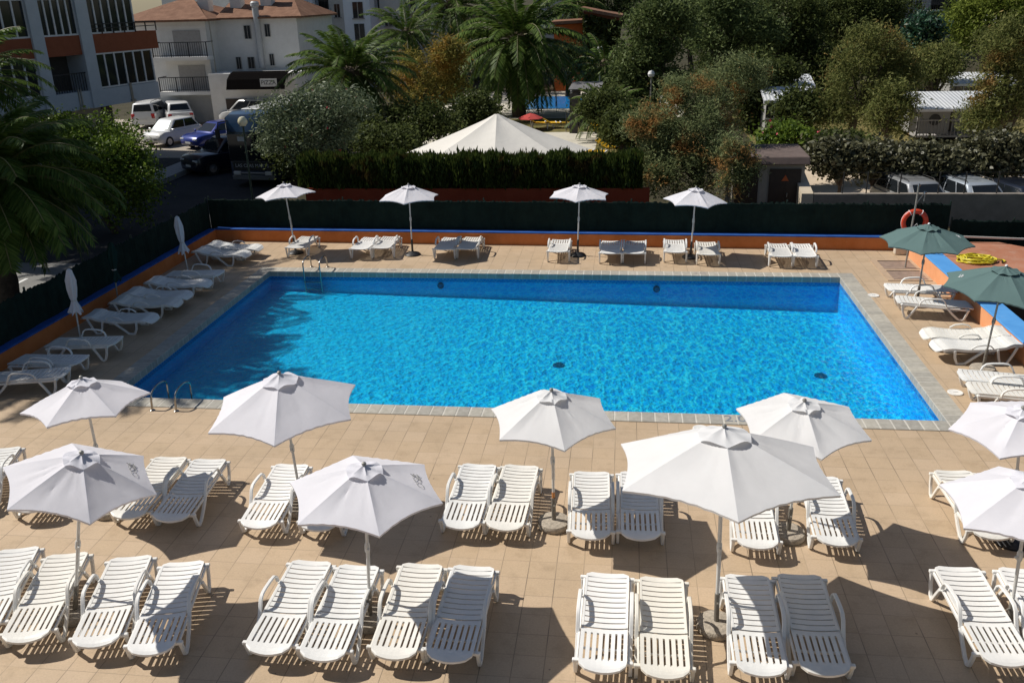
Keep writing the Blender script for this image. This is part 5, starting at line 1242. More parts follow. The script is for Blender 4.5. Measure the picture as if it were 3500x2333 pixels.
p = at(2242, 417, 0.45); car((p.x, p.y), R(192), 4.4, 1.72, 1.50, WAGON, paint('light_blue_silver_paint', (0.45, 0.50, 0.55), 0.4), 'pale blue silver estate car behind the concrete wall, right one', rack=True, gz=PZ)
p = at(2362, 432, 0.30); car((p.x, p.y), R(192), 4.4, 1.72, 1.46, HATCH, PDARK, 'dark car at the right edge of the photo behind the wall', gz=PZ)
# coach
f0 = at(532, 425, GZ); f1 = at(636, 441, GZ)
t = empty('coach', ((f0.x + f1.x) / 2, (f0.y + f1.y) / 2 + .2, GZ), R(180 - 6)); tag(t, 'dark blue coach seen from the front behind the lamp post', 'coach')
W2, LL, HH = 1.25, 9.5, 3.35
b = MB(); rows = []
for (y, wf, lo, hi) in ((-LL, 0.97, 0.35, HH - .05), (-LL + .15, 1.0, 0.3, HH), (-0.6, 1.0, 0.3, HH), (-0.2, 0.97, 0.3, HH - 0.10), (0.0, 0.86, 0.42, HH - 0.40)):
    w = W2 * wf; rows.append([(-w * .93, y, lo), (w * .93, y, lo), (w, y, lo + .12), (w, y, hi - .35), (w * .96, y, hi - .12), (w * .80, y, hi), (-w * .80, y, hi), (-w * .96, y, hi - .12), (-w, y, hi - .35), (-w, y, lo + .12)])
b.grid(rows, closed_u=True); k = len(b.v); b.f.append(tuple(range(10))); b.f.append(tuple(range(k - 1, k - 11, -1))); b.build('body', paint('coach_blue_paint', (0.010, 0.034, 0.080)), t, smooth=True, sharp=35)
b = MB(); b.box((0, -LL / 2, HH + .02), (1.5, LL * 0.8, .10)); b.build('roof_box', PWHITE, t, bevel=.03)
b = MB(); b.plate([[(-1.06, 0.03, 1.22), (1.06, 0.03, 1.22)], [(-1.07, 0.02, 2.4), (1.07, 0.02, 2.4)], [(-1.0, -0.08, 2.95), (1.0, -0.08, 2.95)], [(-0.85, -0.20, 3.16), (0.85, -0.20, 3.16)]], 0.03); b.build('windscreen', MGLASS, t)
b = MB(); b.box((0, 0.02, 1.0), (1.9, 0.06, 0.42)); b.build('front_panel', MTRIM, t, bevel=.02)
text('LAS CLAS MARTS', 0.22, (0, 0.055, 1.0), (R(90), 0, R(180)), mat('pale_lettering', (0.45, 0.46, 0.48), 0.6), 'front_lettering', t)
b = MB(); b.box((0, 0.03, 0.66), (2.0, 0.10, 0.10)); b.box((0, 0.0, 0.46), (2.1, 0.12, 0.22)); b.build('bumper', paint('grey_bumper_paint', (0.16, 0.165, 0.17)), t, bevel=.03)
for s in (-1, 1):
    b = MB(); b.box((s * 0.78, 0.03, 0.66), (0.36, 0.12, 0.18)); b.build('headlight', MLAMP, t, bevel=.03)
    b = MB(); b.tube([(s * 1.0, -0.05, 3.0), (s * 1.28, 0.28, 2.95), (s * 1.36, 0.30, 2.55)], 0.03, 7); b.box((s * 1.36, 0.30, 2.45), (0.18, 0.10, 0.42)); b.build('mirror', MTRIM, t)
    for k in range(5): b = MB(); b.box((s * (W2 + .004), -1.5 - 1.6 * k, 2.2), (0.02, 1.5, 0.95)); b.build('side_window', MGLASS, t)
    for y in (-2.2, -7.2):
        g = MB(); g.lathe([(0.28, -0.14), (0.47, -0.15), (0.49, -0.08), (0.49, 0.08), (0.47, 0.15), (0.28, 0.14)], 20); wh = g.build('wheel', MTYRE, t, smooth=True); wh.location = (s * 1.12, y, 0.49); wh.rotation_euler = (0, R(90), 0)
b = MB(); b.box((0.35, 0.045, 2.2), (0.42, 0.012, 0.2)); b.build('destination_card', MPLATE, t)

# ================================================================= BUILDINGS
MWALLW = mat_render('white_house_render', (0.70, 0.69, 0.66), (0.78, 0.77, 0.745), 0.15); MWALLB = mat_render('pale_apartment_render', (0.46, 0.50, 0.54), (0.52, 0.56, 0.60), 0.08); MWALLG = mat_render('off_white_render', (0.68, 0.66, 0.62), (0.76, 0.74, 0.70), 0.08)
MBAND = mat_render('brick_red_band', (0.24, 0.075, 0.038), (0.29, 0.095, 0.048), 0.05); MFRAME = mat('white_window_frame', (0.66, 0.67, 0.68), 0.4); MSHUT = mat('grey_shutter', (0.36, 0.34, 0.32), 0.7, var=0.1); MRAIL = mat('black_iron', (0.02, 0.02, 0.022), 0.6); MDOOR = mat('dark_door', (0.05, 0.035, 0.028), 0.6)
MCURT = mat('curtain_cloth', (0.24, 0.22, 0.21), 0.9, var=0.3, scale=3.0); MROOM = mat('dim_room', (0.05, 0.045, 0.04), 0.9)
def mat_tiles():
    m, nt, out = _nt('clay_roof_tiles'); v = coords(nt); g = noise(nt, v, 2.0, 5.0)
    wv = nt.nodes.new('ShaderNodeTexWave'); wv.inputs['Scale'].default_value = 3.0; wv.bands_direction = 'X'; nt.links.new(v, wv.inputs['Vector'])
    col = ramp(nt, g, [(0.3, (0.19, 0.095, 0.058)), (0.7, (0.30, 0.165, 0.105))]); col = mixc(nt, 0.5, col, ramp(nt, wv.outputs['Fac'], [(0.2, (0.55, 0.55, 0.55)), (0.8, (1.2, 1.2, 1.2))]), 'MULTIPLY')
    principled(nt, out, col, 0.85, 0, 0.2, bumpn(nt, wv.outputs['Fac'], 0.5, 0.05)); return m
MTILE = mat_tiles()
def mat_winglass():
    m, nt, out = _nt('window_glass'); principled(nt, out, (0.02, 0.023, 0.026), 0.08, 0, 0.5); return m
MWG = mat_winglass()
# ---- apartment block on the left; u runs along the facade from its far right corner towards the camera, out = towards the street
C0 = at(364, 212, 3.2); C1 = at(141, 245, 3.2); ed = (C1 - C0); ed.z = 0; ed.normalize(); on_ = Vector((-ed.y, ed.x, 0)); on_ = on_ if on_.x > 0 else -on_
def fac(px, py):
    d = _ray(px, py); den = d.dot(on_); q = EYE + d * ((C0 - EYE).dot(on_) / den); return (q - C0).dot(ed), q.z
ap = empty('apartment_block', (C0.x, C0.y, GZ)); tag(ap, 'apartment block with brick red balcony bands and glazed balconies on the left', 'building')
def fbox(mb_, u0, u1, z0, z1, o0, o1):
    "box on the facade: u along, z up, o outwards"
    vs = []
    for z in (z0, z1):
        for u, o in ((u0, o0), (u1, o0), (u1, o1), (u0, o1)): q = ed * u + on_ * o; vs.append((q.x, q.y, z - GZ))
    mb_.add(vs, [(0, 1, 2, 3), (4, 5, 6, 7), (0, 1, 5, 4), (1, 2, 6, 5), (2, 3, 7, 6), (3, 0, 4, 7)]); return mb_
ULEN = 22.0; TOP = 15.0
z_slab = 3.2
zb0 = fac(300, 195)[1]            # bottom of the lower window row
zw1 = fac(300, 116)[1]; zo1 = fac(310, 73)[1]; zw2 = fac(290, 6)[1]
floor_h = zo1 - zb0
fbox(MB(), 1.2, ULEN, GZ, z_slab - .3, -9.0, -2.4).build('ground_floor', mat_render('beige_render', (0.46, 0.42, 0.34), (0.52, 0.48, 0.39), 0.05), ap)
fbox(MB(), 0.0, ULEN, z_slab - .3, TOP, -9.0, -1.2).build('wall', MWALLB, ap)
g = MB(); g = fbox(g, -0.1, ULEN, z_slab - .3, zb0 - 0.02, -1.2, 0.0); g.build('balcony_parapet', MWALLB, ap)
pil = [(fac(205, 60)[0], fac(178, 60)[0]), (fac(93, 60)[0], fac(65, 60)[0])]
pil.append((pil[1][0] + 4.0, pil[1][1] + 4.0)); pil.append((pil[2][0] + 4.0, pil[2][1] + 4.0))
for a, c in pil: fbox(MB(), a, c, z_slab - 0.3, TOP, -1.2, 0.10).build('pillar', MWALLB, ap)
bays = [(0.0, pil[0][0])] + [(pil[i][1], pil[i + 1][0]) for i in range(3)]
for fl_i in range(4):
    zb = zb0 + fl_i * floor_h; zw = zb + (zw1 - zb0); zo = zb + floor_h
    if zo > TOP: break
    for bi, (a, c) in enumerate(bays):
        lo_open = (bi == 1 and fl_i == 0)
        a_ = a + (0.9 if (bi == 0 and fl_i > 0) else 0.0)
        fbox(MB(), a - (0.6 if (bi == 0) else 0), c, zw, zo, -1.2, -0.02).build('balcony_band', MBAND, ap)
        if lo_open:
            fbox(MB(), a, c, zb, zw, -1.19, -1.15).build('recess', MROOM, ap); r_ = MB()
            for k in range(14): u = a + (c - a) * (k + .5) / 14; fbox(r_, u - .012, u + .012, zb, zb + 0.85, -0.10, -0.07)
            fbox(r_, a, c, zb + 0.85, zb + 0.90, -0.11, -0.06); r_.build('railing', MRAIL, ap); continue
        n_ = 6 if bi == 0 else 5
        wn = fbox(MB(), a_, c, zb, zw, -0.16, -0.10).build('window', MWG, ap); fr = MB()
        for k in range(n_ + 1): u = a_ + (c - a_) * k / n_; fbox(fr, u - .045, u + .045, zb + .08, zw - .08, -0.10, -0.05)
        fbox(fr, a_, c, zb, zb + .08, -.10, -.04); fbox(fr, a_, c, zw - .08, zw, -.10, -.04); fr.build('frame', MFRAME, wn)
        cu = MB()
        for k in range(n_):
            if (k + bi + fl_i) % 3: u = a_ + (c - a_) * k / n_; fbox(cu, u + .10, u + (c - a_) / n_ - .12, zb + .1, zw - .1, -0.32, -0.30)
        cu.build('curtain', MCURT, wn)
        if bi == 0 and fl_i == 1:
            r_ = MB(); fbox(r_, a - .6, c, zo - floor_h + .45, zo - floor_h + .50, -.02, .03); fbox(r_, a - .6, c, zb + .25, zb + .29, -.02, .03)
            for k in range(7): u = a - .6 + (c - a + .6) * k / 6; fbox(r_, u - .02, u + .02, zb, zb + .5, -.02, .03)
            r_.build('railing', MRAIL, ap)
for u in (fac(302, 205)[0], fac(187, 225)[0], fac(278, 85)[0], fac(157, 100)[0]):
    g = MB(); z_ = 3.55; fbox(g, u - .03, u + .03, z_ - .55, z_ + .35, 0.0, 0.05); fbox(g, u - .09, u + .09, z_ - .62, z_ - .50, 0.0, 0.12); g.build('drain_spout', MGAL, ap)
fbox(MB(), 1.3, 2.0, GZ, z_slab - .35, -2.39, -2.30).build('door', MDOOR, ap)

# ---- white house with two balconies and a clay hip roof
HY = 62.0
def hx(px, py=150): return aty(px, py, HY).x
def hzv(py, px=430): return aty(px, py, HY).z
hs = empty('white_house', (hx(410), HY, GZ)); tag(hs, 'white house with two black railed balconies and a clay tile roof', 'house'); ox = hx(410)
def hb(mb_, px0, px1, py0, py1, d0, d1, m=None, nm=None, par=None, bev=0.0):
    "box on the house front given by photo columns and rows; d = distance in front of the wall"
    x0, x1 = hx(px0, py1) - ox, hx(px1, py1) - ox; z1, z0 = hzv(py0, (px0 + px1) / 2) - GZ, hzv(py1, (px0 + px1) / 2) - GZ
    mb_.add([(x0, -d1, z0), (x1, -d1, z0), (x1, -d0, z0), (x0, -d0, z0), (x0, -d1, z1), (x1, -d1, z1), (x1, -d0, z1), (x0, -d0, z1)], [(0, 1, 2, 3), (4, 5, 6, 7), (0, 1, 5, 4), (1, 2, 6, 5), (2, 3, 7, 6), (3, 0, 4, 7)])
    return mb_
zE = hzv(45) - GZ
xl, xr = hx(296) - ox, hx(491, 200) - ox
b = MB(); b.box(((xl + xr) / 2, 4.5, zE / 2), (xr - xl, 9.0, zE)); b.build('wall', MWALLW, hs)
b = MB(); xw1 = hx(668, 100) - ox; zW = hzv(40, 600) - GZ
b.box(((xr + xw1) / 2, 5.6, zW / 2), (xw1 - xr, 8.0, zW)); b.build('wing_wall', MWALLW, hs)
b = MB(); ez_ = 0.45; rz = hzv(2, 375) - GZ + 0.3
b.add([(xl - ez_, -ez_, zE), (xr + ez_, -ez_, zE), (xr + ez_, 9.5, zE), (xl - ez_, 9.5, zE), (xl + 3.4, 4.2, rz), (xr - 2.6, 4.6, rz - .4), (xl - ez_, -ez_, zE - .14), (xr + ez_, -ez_, zE - .14), (xr + ez_, 9.5, zE - .14), (xl - ez_, 9.5, zE - .14)],
      [(0, 1, 5, 4), (1, 2, 5), (2, 3, 4, 5), (3, 0, 4), (0, 6, 7, 1), (1, 7, 8, 2), (2, 8, 9, 3), (3, 9, 6, 0), (6, 9, 8, 7)]); rf = b.build('roof', MTILE, hs)
b = MB(); b.add([(xr + .2, 1.2, zW), (xw1 + .5, 1.2, zW), (xw1 + .5, 9.6, zW), (xr + .2, 9.6, zW), (xr + .2, 5.6, zW + 1.5), (xw1 - 1.5, 5.6, zW + 1.3), (xr + .2, 1.2, zW - .12), (xw1 + .5, 1.2, zW - .12), (xw1 + .5, 9.6, zW - .12), (xr + .2, 9.6, zW - .12)],
      [(0, 1, 5, 4), (1, 2, 5), (2, 3, 4, 5), (3, 0, 4), (0, 6, 7, 1), (1, 7, 8, 2), (2, 8, 9, 3), (3, 9, 6, 0), (6, 9, 8, 7)]); b.build('roof', MTILE, hs)
for (px, dy) in ((430, 3.0), (500, 3.5), (567, 4.0)):
    x = hx(px, 30) - ox; b = MB(); b.box((x, dy, zE + 1.1), (0.8, 0.8, 2.4)); b.box((x, dy, zE + 2.33), (1.0, 1.0, 0.10)); b.build('chimney', MWALLG, rf)
for (bx, rail, slab, shut) in (((371, 493), (103, 130), (129, 137), (405, 467, 70, 130)), ((387, 502), (183, 208), (207, 215), (418, 478, 150, 207))):
    hb(MB(), bx[0] + 4, bx[1] - 12, rail[0] - 45, slab[0], 0.004, 0.012).build('recess', MWALLG, hs)
    hb(MB(), shut[0], shut[1], shut[2], shut[3], 0.014, 0.06).build('shutter', MSHUT, hs)
    sl_ = hb(MB(), bx[0], bx[1], slab[0], slab[1], 0.0, 1.15).build('balcony_slab', MWALLW, hs)
    g = MB(); x0, x1 = hx(bx[0], rail[1]) - ox, hx(bx[1], rail[1]) - ox; z0, z1 = hzv(slab[0]) - GZ, hzv(slab[0]) - GZ + 0.95
    for k in range(25): x = x0 + (x1 - x0) * k / 24; g.bar((x, -1.12, z0), (x, -1.12, z1), 0.022 if k % 8 else 0.06)
    g.bar((x0, -1.12, z1), (x1, -1.12, z1), 0.05); g.bar((x0, -1.12, z0 + .1), (x1, -1.12, z0 + .1), 0.035)
    for x in (x0, x1): g.bar((x, -1.12, z1), (x, 0, z1), 0.05)
    g.build('railing', MRAIL, sl_)
for (a, c, d, e_) in ((543, 557, 61, 92), (591, 602, 58, 87), (525, 535, 135, 163), (552, 566, 135, 162), (603, 612, 128, 155)):
    wf = hb(MB(), a, c, d, e_, -1.62, -1.55).build('window', MWG, hs); hb(MB(), a - 1, c + 1, e_, e_ + 2, -1.61, -1.48).build('sill', MWALLG, wf)
    g = hb(MB(), a - 1, a, d, e_, -1.6, -1.53); hb(g, c, c + 1, d, e_, -1.6, -1.53); hb(g, (a + c) / 2 - .4, (a + c) / 2 + .4, d, e_, -1.6, -1.54); g.build('frame', MSHUT, wf)
hb(MB(), 487, 510, 216, 292, -1.7, -1.5).build('door', MDOOR, hs)
g = MB(); x = hx(577, 90) - ox; g.tube([(x, 1.35, hzv(160, 580) - GZ), (x, 1.35, hzv(16, 570) - GZ)], 0.22, 12); g.lathe([(0.22, 0), (0.30, .1), (0.30, .3), (.2, .4)], 12, (x, 1.35, hzv(18, 570) - GZ)); g.build('flue_pipe', mat('grey_flue', (0.45, 0.46, 0.47), 0.5), hs, smooth=True)
g = MB(); x = hx(491, 100) - ox; g.tube([(x - .1, -0.06, 0), (x - .1, -0.06, zE - .1)], 0.05, 8); g.build('drainpipe', MGAL, hs)
# terrace restaurant in front of the wing
rs = empty('restaurant', (hx(560), HY - 1.0, GZ)); tag(rs, 'low white restaurant front with a dark awning beside the house', 'building'); oxs, hss = ox, hs
ox = hx(560)
zR = hzv(165, 560) - GZ; xa2, xb2 = hx(505, 200) - ox, hx(700, 200) - ox
b = MB(); b.box(((xa2 + xb2) / 2, 0.6, zR / 2), (xb2 - xa2, 2.4, zR)); b.build('wall', MWALLW, rs)
hb(MB(), 546, 594, 221, 262, 0.6, 0.66).build('garage_door', MDOOR, rs)
b = MB(); x0, x1 = hx(561, 190) - ox, hx(690, 190) - ox; z1 = zR + 0.15; z0 = hzv(196, 600) - GZ
pts = [(-0.62, z1), (-1.2, z1 - .10), (-1.8, z1 - .45), (-2.1, z0)]
b.grid([[(x0, p[0], p[1]), (x1, p[0], p[1])] for p in pts]); b.add([(x0, p[0], p[1]) for p in pts] + [(x0, -0.62, z0)], [(0, 1, 2, 3, 4)]); b.build('awning', mat('black_awning_cloth', (0.008, 0.007, 0.007), 1.0, spec=0.0), rs)
c = aty(617, 190, HY - 3.2)
sg = MB(); sg.box((0, 0, 0), (1.15, 0.05, 0.50)); s_ = sg.build('pizza_sign', MPLATE); s_.location = (c.x, HY - 3.22, c.z); tag(s_, 'small white board reading PIZZA on the dark restaurant awning', 'sign')
text('PIZZA', 0.38, (0, -0.03, 0), (R(90), 0, 0), MTRIM, 'lettering', s_)
ox = oxs
MTOW = mat_render('blue_white_render', (0.76, 0.80, 0.86), (0.80, 0.84, 0.90), 0.06)
# ---- tall pale apartment buildings closing the view at the back
def tower(px0, px1, Y, label, m, wins, top=19.0, depth=10, cat='building', balc=()):
    x0, x1 = aty(px0, 60, Y).x, aty(px1, 60, Y).x; t = empty('apartment_tower', ((x0 + x1) / 2, Y, GZ)); tag(t, label, cat, 'apartment buildings at the back'); w = x1 - x0; o = (x0 + x1) / 2
    b = MB(); b.box((0, depth / 2, (top - GZ) / 2), (w, depth, top - GZ)); b.build('wall', m, t)
    for (a, c, r0_, r1_) in wins:
        xa3, xc3 = aty(a, 40, Y).x - o, aty(c, 40, Y).x - o; z1, z0 = aty((a + c) / 2, r0_, Y).z - GZ, aty((a + c) / 2, r1_, Y).z - GZ
        g = MB(); g.box(((xa3 + xc3) / 2, -0.03, (z0 + z1) / 2), (xc3 - xa3, 0.06, z1 - z0)); wf = g.build('window', MWG, t)
        g = MB(); g.box(((xa3 + xc3) / 2, -0.06, z0 - .05), (xc3 - xa3 + .2, 0.16, 0.1)); g.box(((xa3 + xc3) / 2, -0.065, (z0 + z1) / 2), (0.07, 0.03, z1 - z0)); g.build('frame', MSHUT, wf)
    for (a, c, r0_, r1_) in balc:
        xa3, xc3 = aty(a, 40, Y).x - o, aty(c, 40, Y).x - o; z1, z0 = aty((a + c) / 2, r0_, Y).z - GZ, aty((a + c) / 2, r1_, Y).z - GZ
        g = MB(); g.box(((xa3 + xc3) / 2, -0.02, (z0 + z1) / 2 + .5), (xc3 - xa3 - .4, 0.04, z1 - z0 + 1.0)); g.build('recess', MROOM, t)
        g = MB(); g.box(((xa3 + xc3) / 2, -0.55, z0 - .08), (xc3 - xa3, 1.1, 0.16)); sl_ = g.build('balcony_slab', MWALLG, t)
        g = MB(); g.bar((xa3, -1.07, z0 + 1.0), (xc3, -1.07, z0 + 1.0), 0.06); n_ = 14
        for k in range(n_ + 1): x = xa3 + (xc3 - xa3) * k / n_; g.bar((x, -1.07, z0), (x, -1.07, z0 + 1.0), 0.035)
        g.build('railing', MRAIL, sl_)
    return t
tower(588, 693, 84, 'pale blue white apartment block directly behind the white house', MTOW, [(660, 668, 60, 112)], balc=[(612, 648, 5, 24)])
tower(694, 722, 86, 'narrow white apartment wall left of the dark balcony stack', MTOW, [(702, 712, 60, 78)])
tower(722, 792, 88, 'apartment block with a stack of dark balconies', MWALLG, [(770, 782, 10, 40)], balc=[(718, 762, 0, 22), (720, 760, 30, 62), (722, 762, 80, 112)])
tower(792, 852, 86, 'white apartment block with one grey window column', MTOW, [(812, 835, 5, 42), (812, 835, 55, 95)])
tower(852, 930, 89, 'cream apartment block with blue balcony', MWALLG, [(884, 900, 30, 60)], balc=[(850, 878, 2, 20)])
tower(930, 1010, 92, 'grey beige apartment block with dark balconies', MWALLG, [(975, 990, 10, 40)], balc=[(930, 960, 0, 26)])
tower(1225, 1330, 105, 'distant beige house between the palms', MWALLG, [(1270, 1290, 12, 40)], top=9.0)
tower(2040, 2230, 110, 'grey and orange apartment building at the upper right', mat_render('grey_render', (0.40, 0.38, 0.37), (0.46, 0.44, 0.43), 0.05), [(2066, 2076, 0, 18), (2082, 2092, 0, 18), (2100, 2112, 2, 16)], top=22, balc=[(2130, 2195, 4, 22), (2130, 2195, 34, 52)])
tower(2330, 2500, 115, 'far apartment building behind the light green tree', MWALLG, [(2340, 2350, 0, 20)], top=20)
tower(380, 600, 100, 'far white building row above the clay roof', MWALLG, [(415, 422, -10, 0)], top=14)
# ---- orange garden building with an ivy clad gable
Yb = 80.0
x0, xm, x1 = aty(1272, 70, Yb).x, aty(1340, 70, Yb).x, aty(1424, 70, Yb).x
t = empty('orange_building', (xm, Yb, GZ)); tag(t, 'orange building with clay roof edge and ivy covered wall', 'building')
za, zb2, zc2 = aty(1274, 50, Yb).z - GZ, aty(1340, 25, Yb).z - GZ, aty(1424, 42, Yb).z - GZ
b = MB(); b.add([(x0 - xm, 0, 0), (0, 0, 0), (0, 0, zb2 - 1.0), (x0 - xm, 0, za - .3), (x0 - xm, 6, 0), (0, 6, 0), (0, 6, zb2 - 1.0), (x0 - xm, 6, za - .3)], [(0, 1, 2, 3), (4, 5, 6, 7), (0, 4, 7, 3), (3, 7, 6, 2), (1, 2, 6, 5)]); b.build('wall', mat_render('strong_orange_render', (0.50, 0.12, 0.03), (0.58, 0.15, 0.04), 0.05), t)
b = MB(); b.add([(0.02, -0.6, 0), (x1 - xm, -0.6, 0), (x1 - xm, -0.6, zc2), (0.02, -0.6, zb2), (0.02, 6, 0), (x1 - xm, 6, 0), (x1 - xm, 6, zc2), (0.02, 6, zb2)], [(0, 1, 2, 3), (4, 5, 6, 7), (0, 4, 7, 3), (3, 7, 6, 2), (1, 2, 6, 5)]); b.build('gable_wall', MBAND, t)
b = MB(); b.plate([[(-0.25, -0.9, zb2 + .28), (-0.25, 6, zb2 + .28)], [(x1 - xm + .2, -0.9, zc2 + .25), (x1 - xm + .2, 6, zc2 + .25)]], 0.25); b.plate([[(x0 - xm - .3, -0.5, za + .0), (x0 - xm - .3, 6, za + .0)], [(-.03, -0.5, zb2 - .7), (-.03, 6, zb2 - .7)]], 0.25); b.build('roof', MTILE, t)
n = 5200; X = rng.uniform(0.0, x1 - xm, n); Z = rng.random(n) * (zb2 - 0.25 + (zc2 - zb2) * X / (x1 - xm)); P = np.stack([X, -0.62 - 0.35 * rng.random(n) ** 2, Z], 1); quads('ivy', leaf_quads(P, 0.28, 0.8), mat_leaf('ivy_leaf', (0.02, 0.028, 0.006), (0.075, 0.085, 0.015), trans=0.15), t)
# ---- mobile homes
MMH = mat_render('grey_cabin_cladding', (0.30, 0.295, 0.28), (0.36, 0.35, 0.33), 0.05); 
def mat_corr():
    m, nt, out = _nt('corrugated_white_roof'); v = coords(nt); wv = nt.nodes.new('ShaderNodeTexWave'); wv.inputs['Scale'].default_value = 1.6; wv.bands_direction = 'X'; nt.links.new(v, wv.inputs['Vector'])
    col = ramp(nt, noise(nt, v, 1.0, 4.0), [(0.3, (0.58, 0.60, 0.62)), (0.7, (0.72, 0.73, 0.74))]); principled(nt, out, col, 0.4, 0.1, 0.4, bumpn(nt, wv.outputs['Fac'], 0.6, 0.04)); return m
MCORR = mat_corr()
def mobile(pxl, pxr, py_base, py_eave, py_ridge, Y, label, porch):
    x0, x1 = aty(pxl, py_eave, Y).x, aty(pxr, py_eave, Y).x; w = x1 - x0; t = empty('mobile_home', ((x0 + x1) / 2, Y, GZ)); tag(t, label, 'mobile home', 'mobile homes in the garden')
    ze = aty((pxl + pxr) / 2, py_eave, Y).z - GZ; zr = ze + 0.5
    b = MB(); b.box((0, 1.9, ze / 2 + .15), (w, 3.6, ze - .3)); b.build('wall', MMH, t)
    b = MB(); b.plate([[(-w / 2 - .2, -0.15 - porch, ze - .02), (w / 2 + .2, -.15 - porch, ze - .02)], [(-w / 2 - .2, 1.9, zr), (w / 2 + .2, 1.9, zr)], [(-w / 2 - .2, 4.0, ze), (w / 2 + .2, 4.0, ze)]], 0.06); b.build('roof', MCORR, t)
    b = MB(); b.box((0, -0.22 - porch, ze - .10), (w + .4, 0.10, 0.14)); b.build('gutter', MWHITE, t)
    b = MB(); b.box((-w * .1, 0.06, 1.05), (0.9, 0.08, 1.9)); b.build('door', MDOOR, t)
    for xo in (-w * .32, w * .30): g = MB(); g.box((xo, 0.05, 1.5), (0.9, 0.10, 0.7)); wf = g.build('window', MWG, t); g = MB(); g.box((xo, 0.0, 1.5), (0.05, 0.04, 0.7)); g.box((xo, 0.0, 1.13), (1.0, 0.06, 0.06)); g.build('frame', MFRAME, wf)
    if porch:
        b = MB()
        for k in range(26): x = -w / 2 + w * k / 25; b.bar((x, -porch, 0.35), (x, -porch, 1.15), 0.03)
        b.bar((-w / 2, -porch, 1.15), (w / 2, -porch, 1.15), 0.07); b.build('railing', MSHUT, t)
        b = MB(); b.box((0, -porch / 2, 0.3), (w, porch, 0.1)); b.build('porch_floor', MSHUT, t)
        for x in (-w / 2, w * .3): b = MB(); b.bar((x, -porch + .03, 0.3), (x, -porch + .03, ze - .1), 0.09); b.build('porch_post', MSHUT, t)
        b = MB(); b.box((-w / 2 + .85, -porch + .05, ze - .75), (1.5, 0.05, 1.2)); b.build('porch_screen', MMH, t)
        b = MB(); b.lathe([(0.30, 0), (0.30, 0.03)], 20); o = b.build('porthole', MKNOB, t); o.location = (-w / 2 + .85, -porch + .02, ze - .62); o.rotation_euler = (R(90), 0, 0)
    return t
mobile(1762, 1866, 320, 228, 184, 52, 'grey mobile home with a shaded roof behind the hut', 0)
mobile(2095, 2290, 312, 240, 196, 52, 'mobile home with a bright white roof and a railed porch', 1.4)
mobile(2190, 2330, 215, 190, 172, 62, 'white roofed mobile home farther back on the right', 0)
mobile(1757, 1864, 215, 196, 183, 60, 'white roofed mobile home farther back behind the hut', 0)
# ---- pergola, parasol, yellow loungers by the far pool
Yp = 55.0; x0, x1 = aty(1312, 220, Yp).x, aty(1376, 220, Yp).x; zt2 = aty(1345, 214, Yp).z - GZ
t = empty('pergola', ((x0 + x1) / 2, Yp, GZ)); tag(t, 'grey slatted pergola beside the far blue pool', 'pergola'); w = x1 - x0; MPG = mat('grey_timber', (0.30, 0.29, 0.29), 0.7); MPD = mat('dark_timber_post', (0.055, 0.05, 0.048), 0.8)
for sx in (-1, 1):
    for y in (0, 3.4): b = MB(); b.box((sx * (w / 2 - .15), y, zt2 / 2), (0.5 if sx < 0 else .16, 0.16, zt2)); b.build('post', MPD, t)
    b = MB(); b.bar((sx * w / 2, -0.3, zt2 + .1), (sx * w / 2, 4.6, zt2 + .1), 0.1, 0.18); b.build('beam', MPG, t)
for k in range(7): b = MB(); b.box((0, 0.1 + 0.68 * k, zt2 + .24), (w + .3, 0.34, 0.06)); b.build('slat', MPG, t)
b = MB()
for k in range(6): b.bar((-w / 2 + .5 + k * .16, 0.02, 0.2), (-w / 2 + .5 + k * .16, 0.02, zt2), 0.07)
b.build('screen', MPD, t)
MYEL = mat('yellow_slats', (0.72, 0.42, 0.02), 0.5)
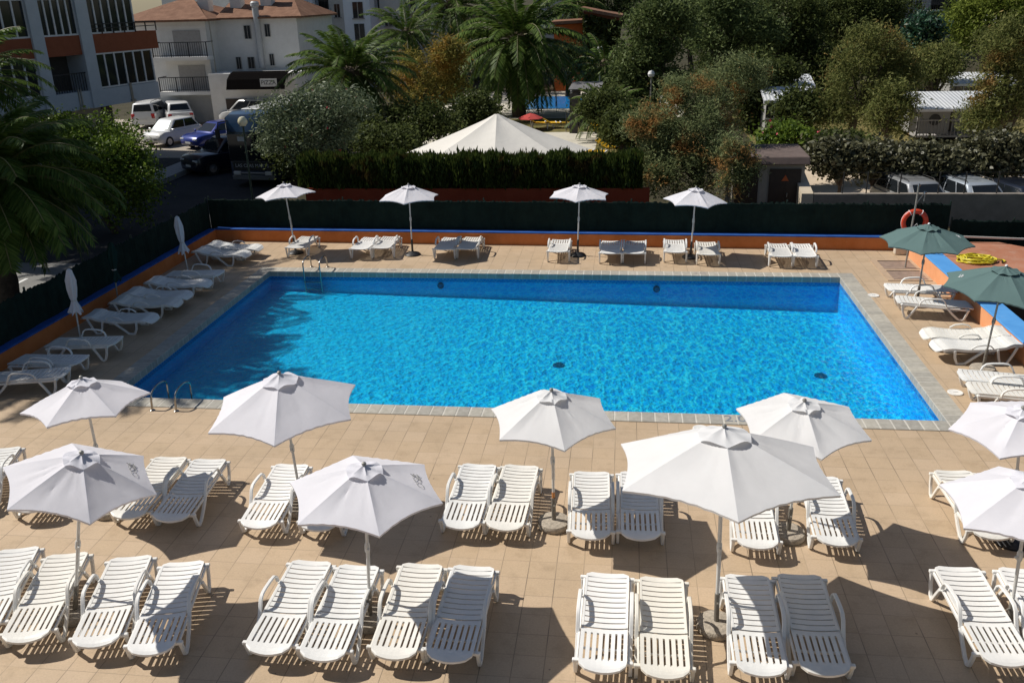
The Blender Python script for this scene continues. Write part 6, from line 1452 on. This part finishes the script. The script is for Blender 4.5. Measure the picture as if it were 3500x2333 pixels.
def sunbed(px, py, rz, label):
    p = at(px, py, 0.2); t = empty('garden_sunbed', (p.x, p.y, GZ), rz); tag(t, label, 'sunbed', 'yellow sunbeds by the far pool')
    b = MB(); b.plate([[(-.3, -.9, .36), (.3, -.9, .36)], [(-.3, .35, .38), (.3, .35, .38)]], .05); b.build('seat', MYEL, t)
    b = MB(); b.plate([[(-.3, .38, .38), (.3, .38, .38)], [(-.3, .95, .72), (.3, .95, .72)]], .05); b.build('backrest', MYEL, t)
    for k in range(4): x, y = (-.28, .28)[k % 2], (-.75, .6)[k // 2]; b = MB(); b.bar((x, y, 0), (x, y * .92, .36), .05); b.build('leg', MWHITE, t)
    b = MB(); b.box((0, -.92, .34), (.66, .06, .08)); b.box((0, -.25, .40), (.62, .08, .03)); b.build('frame', MWHITE, t)
for px, py, rz, lb in ((1410, 338, R(70), 'yellow sunbed on the dry lawn near the big tamarisk'), (1378, 301, R(20), 'yellow sunbed beside the dark shrub'), (1278, 282, R(100), 'yellow sunbed left of the pergola'), (1244, 282, R(100), 'yellow sunbed right below the red parasol'), (1352, 347, R(80), 'yellow sunbed just above the hedge by the marquee')): sunbed(px, py, rz, lb)
p = aty(1219, 263, 56.5); t = empty('red_parasol', (p.x, 56.5, GZ)); tag(t, 'small red parasol behind the marquee roof', 'parasol')
b = MB(); b.lathe([(0.80, p.z - GZ - .25), (0.78, p.z - GZ - .21), (0.35, p.z - GZ - .02), (0.03, p.z - GZ + .08)], 8); b.build('canopy', mat_cloth('red_cloth', (0.55, 0.10, 0.09)), t); b = MB(); b.tube([(0, 0, 0), (0, 0, p.z - GZ)], 0.025, 8); b.build('pole', MALU, t)
p = at(1312, 302, GZ); t = empty('pool_ladder', (p.x, p.y, GZ)); tag(t, 'thin steel ladder rails of the far pool right of the marquee', 'pool ladder')
for dx in (-.3, .3): b = MB(); b.tube([(dx, -.3, 0), (dx, -.3, .5), (dx, -.1, 1.0), (dx, .15, 1.05), (dx, .4, .8), (dx, .6, 0)], .03, 8); b.build('handrail', MSTEEL, t, smooth=True)
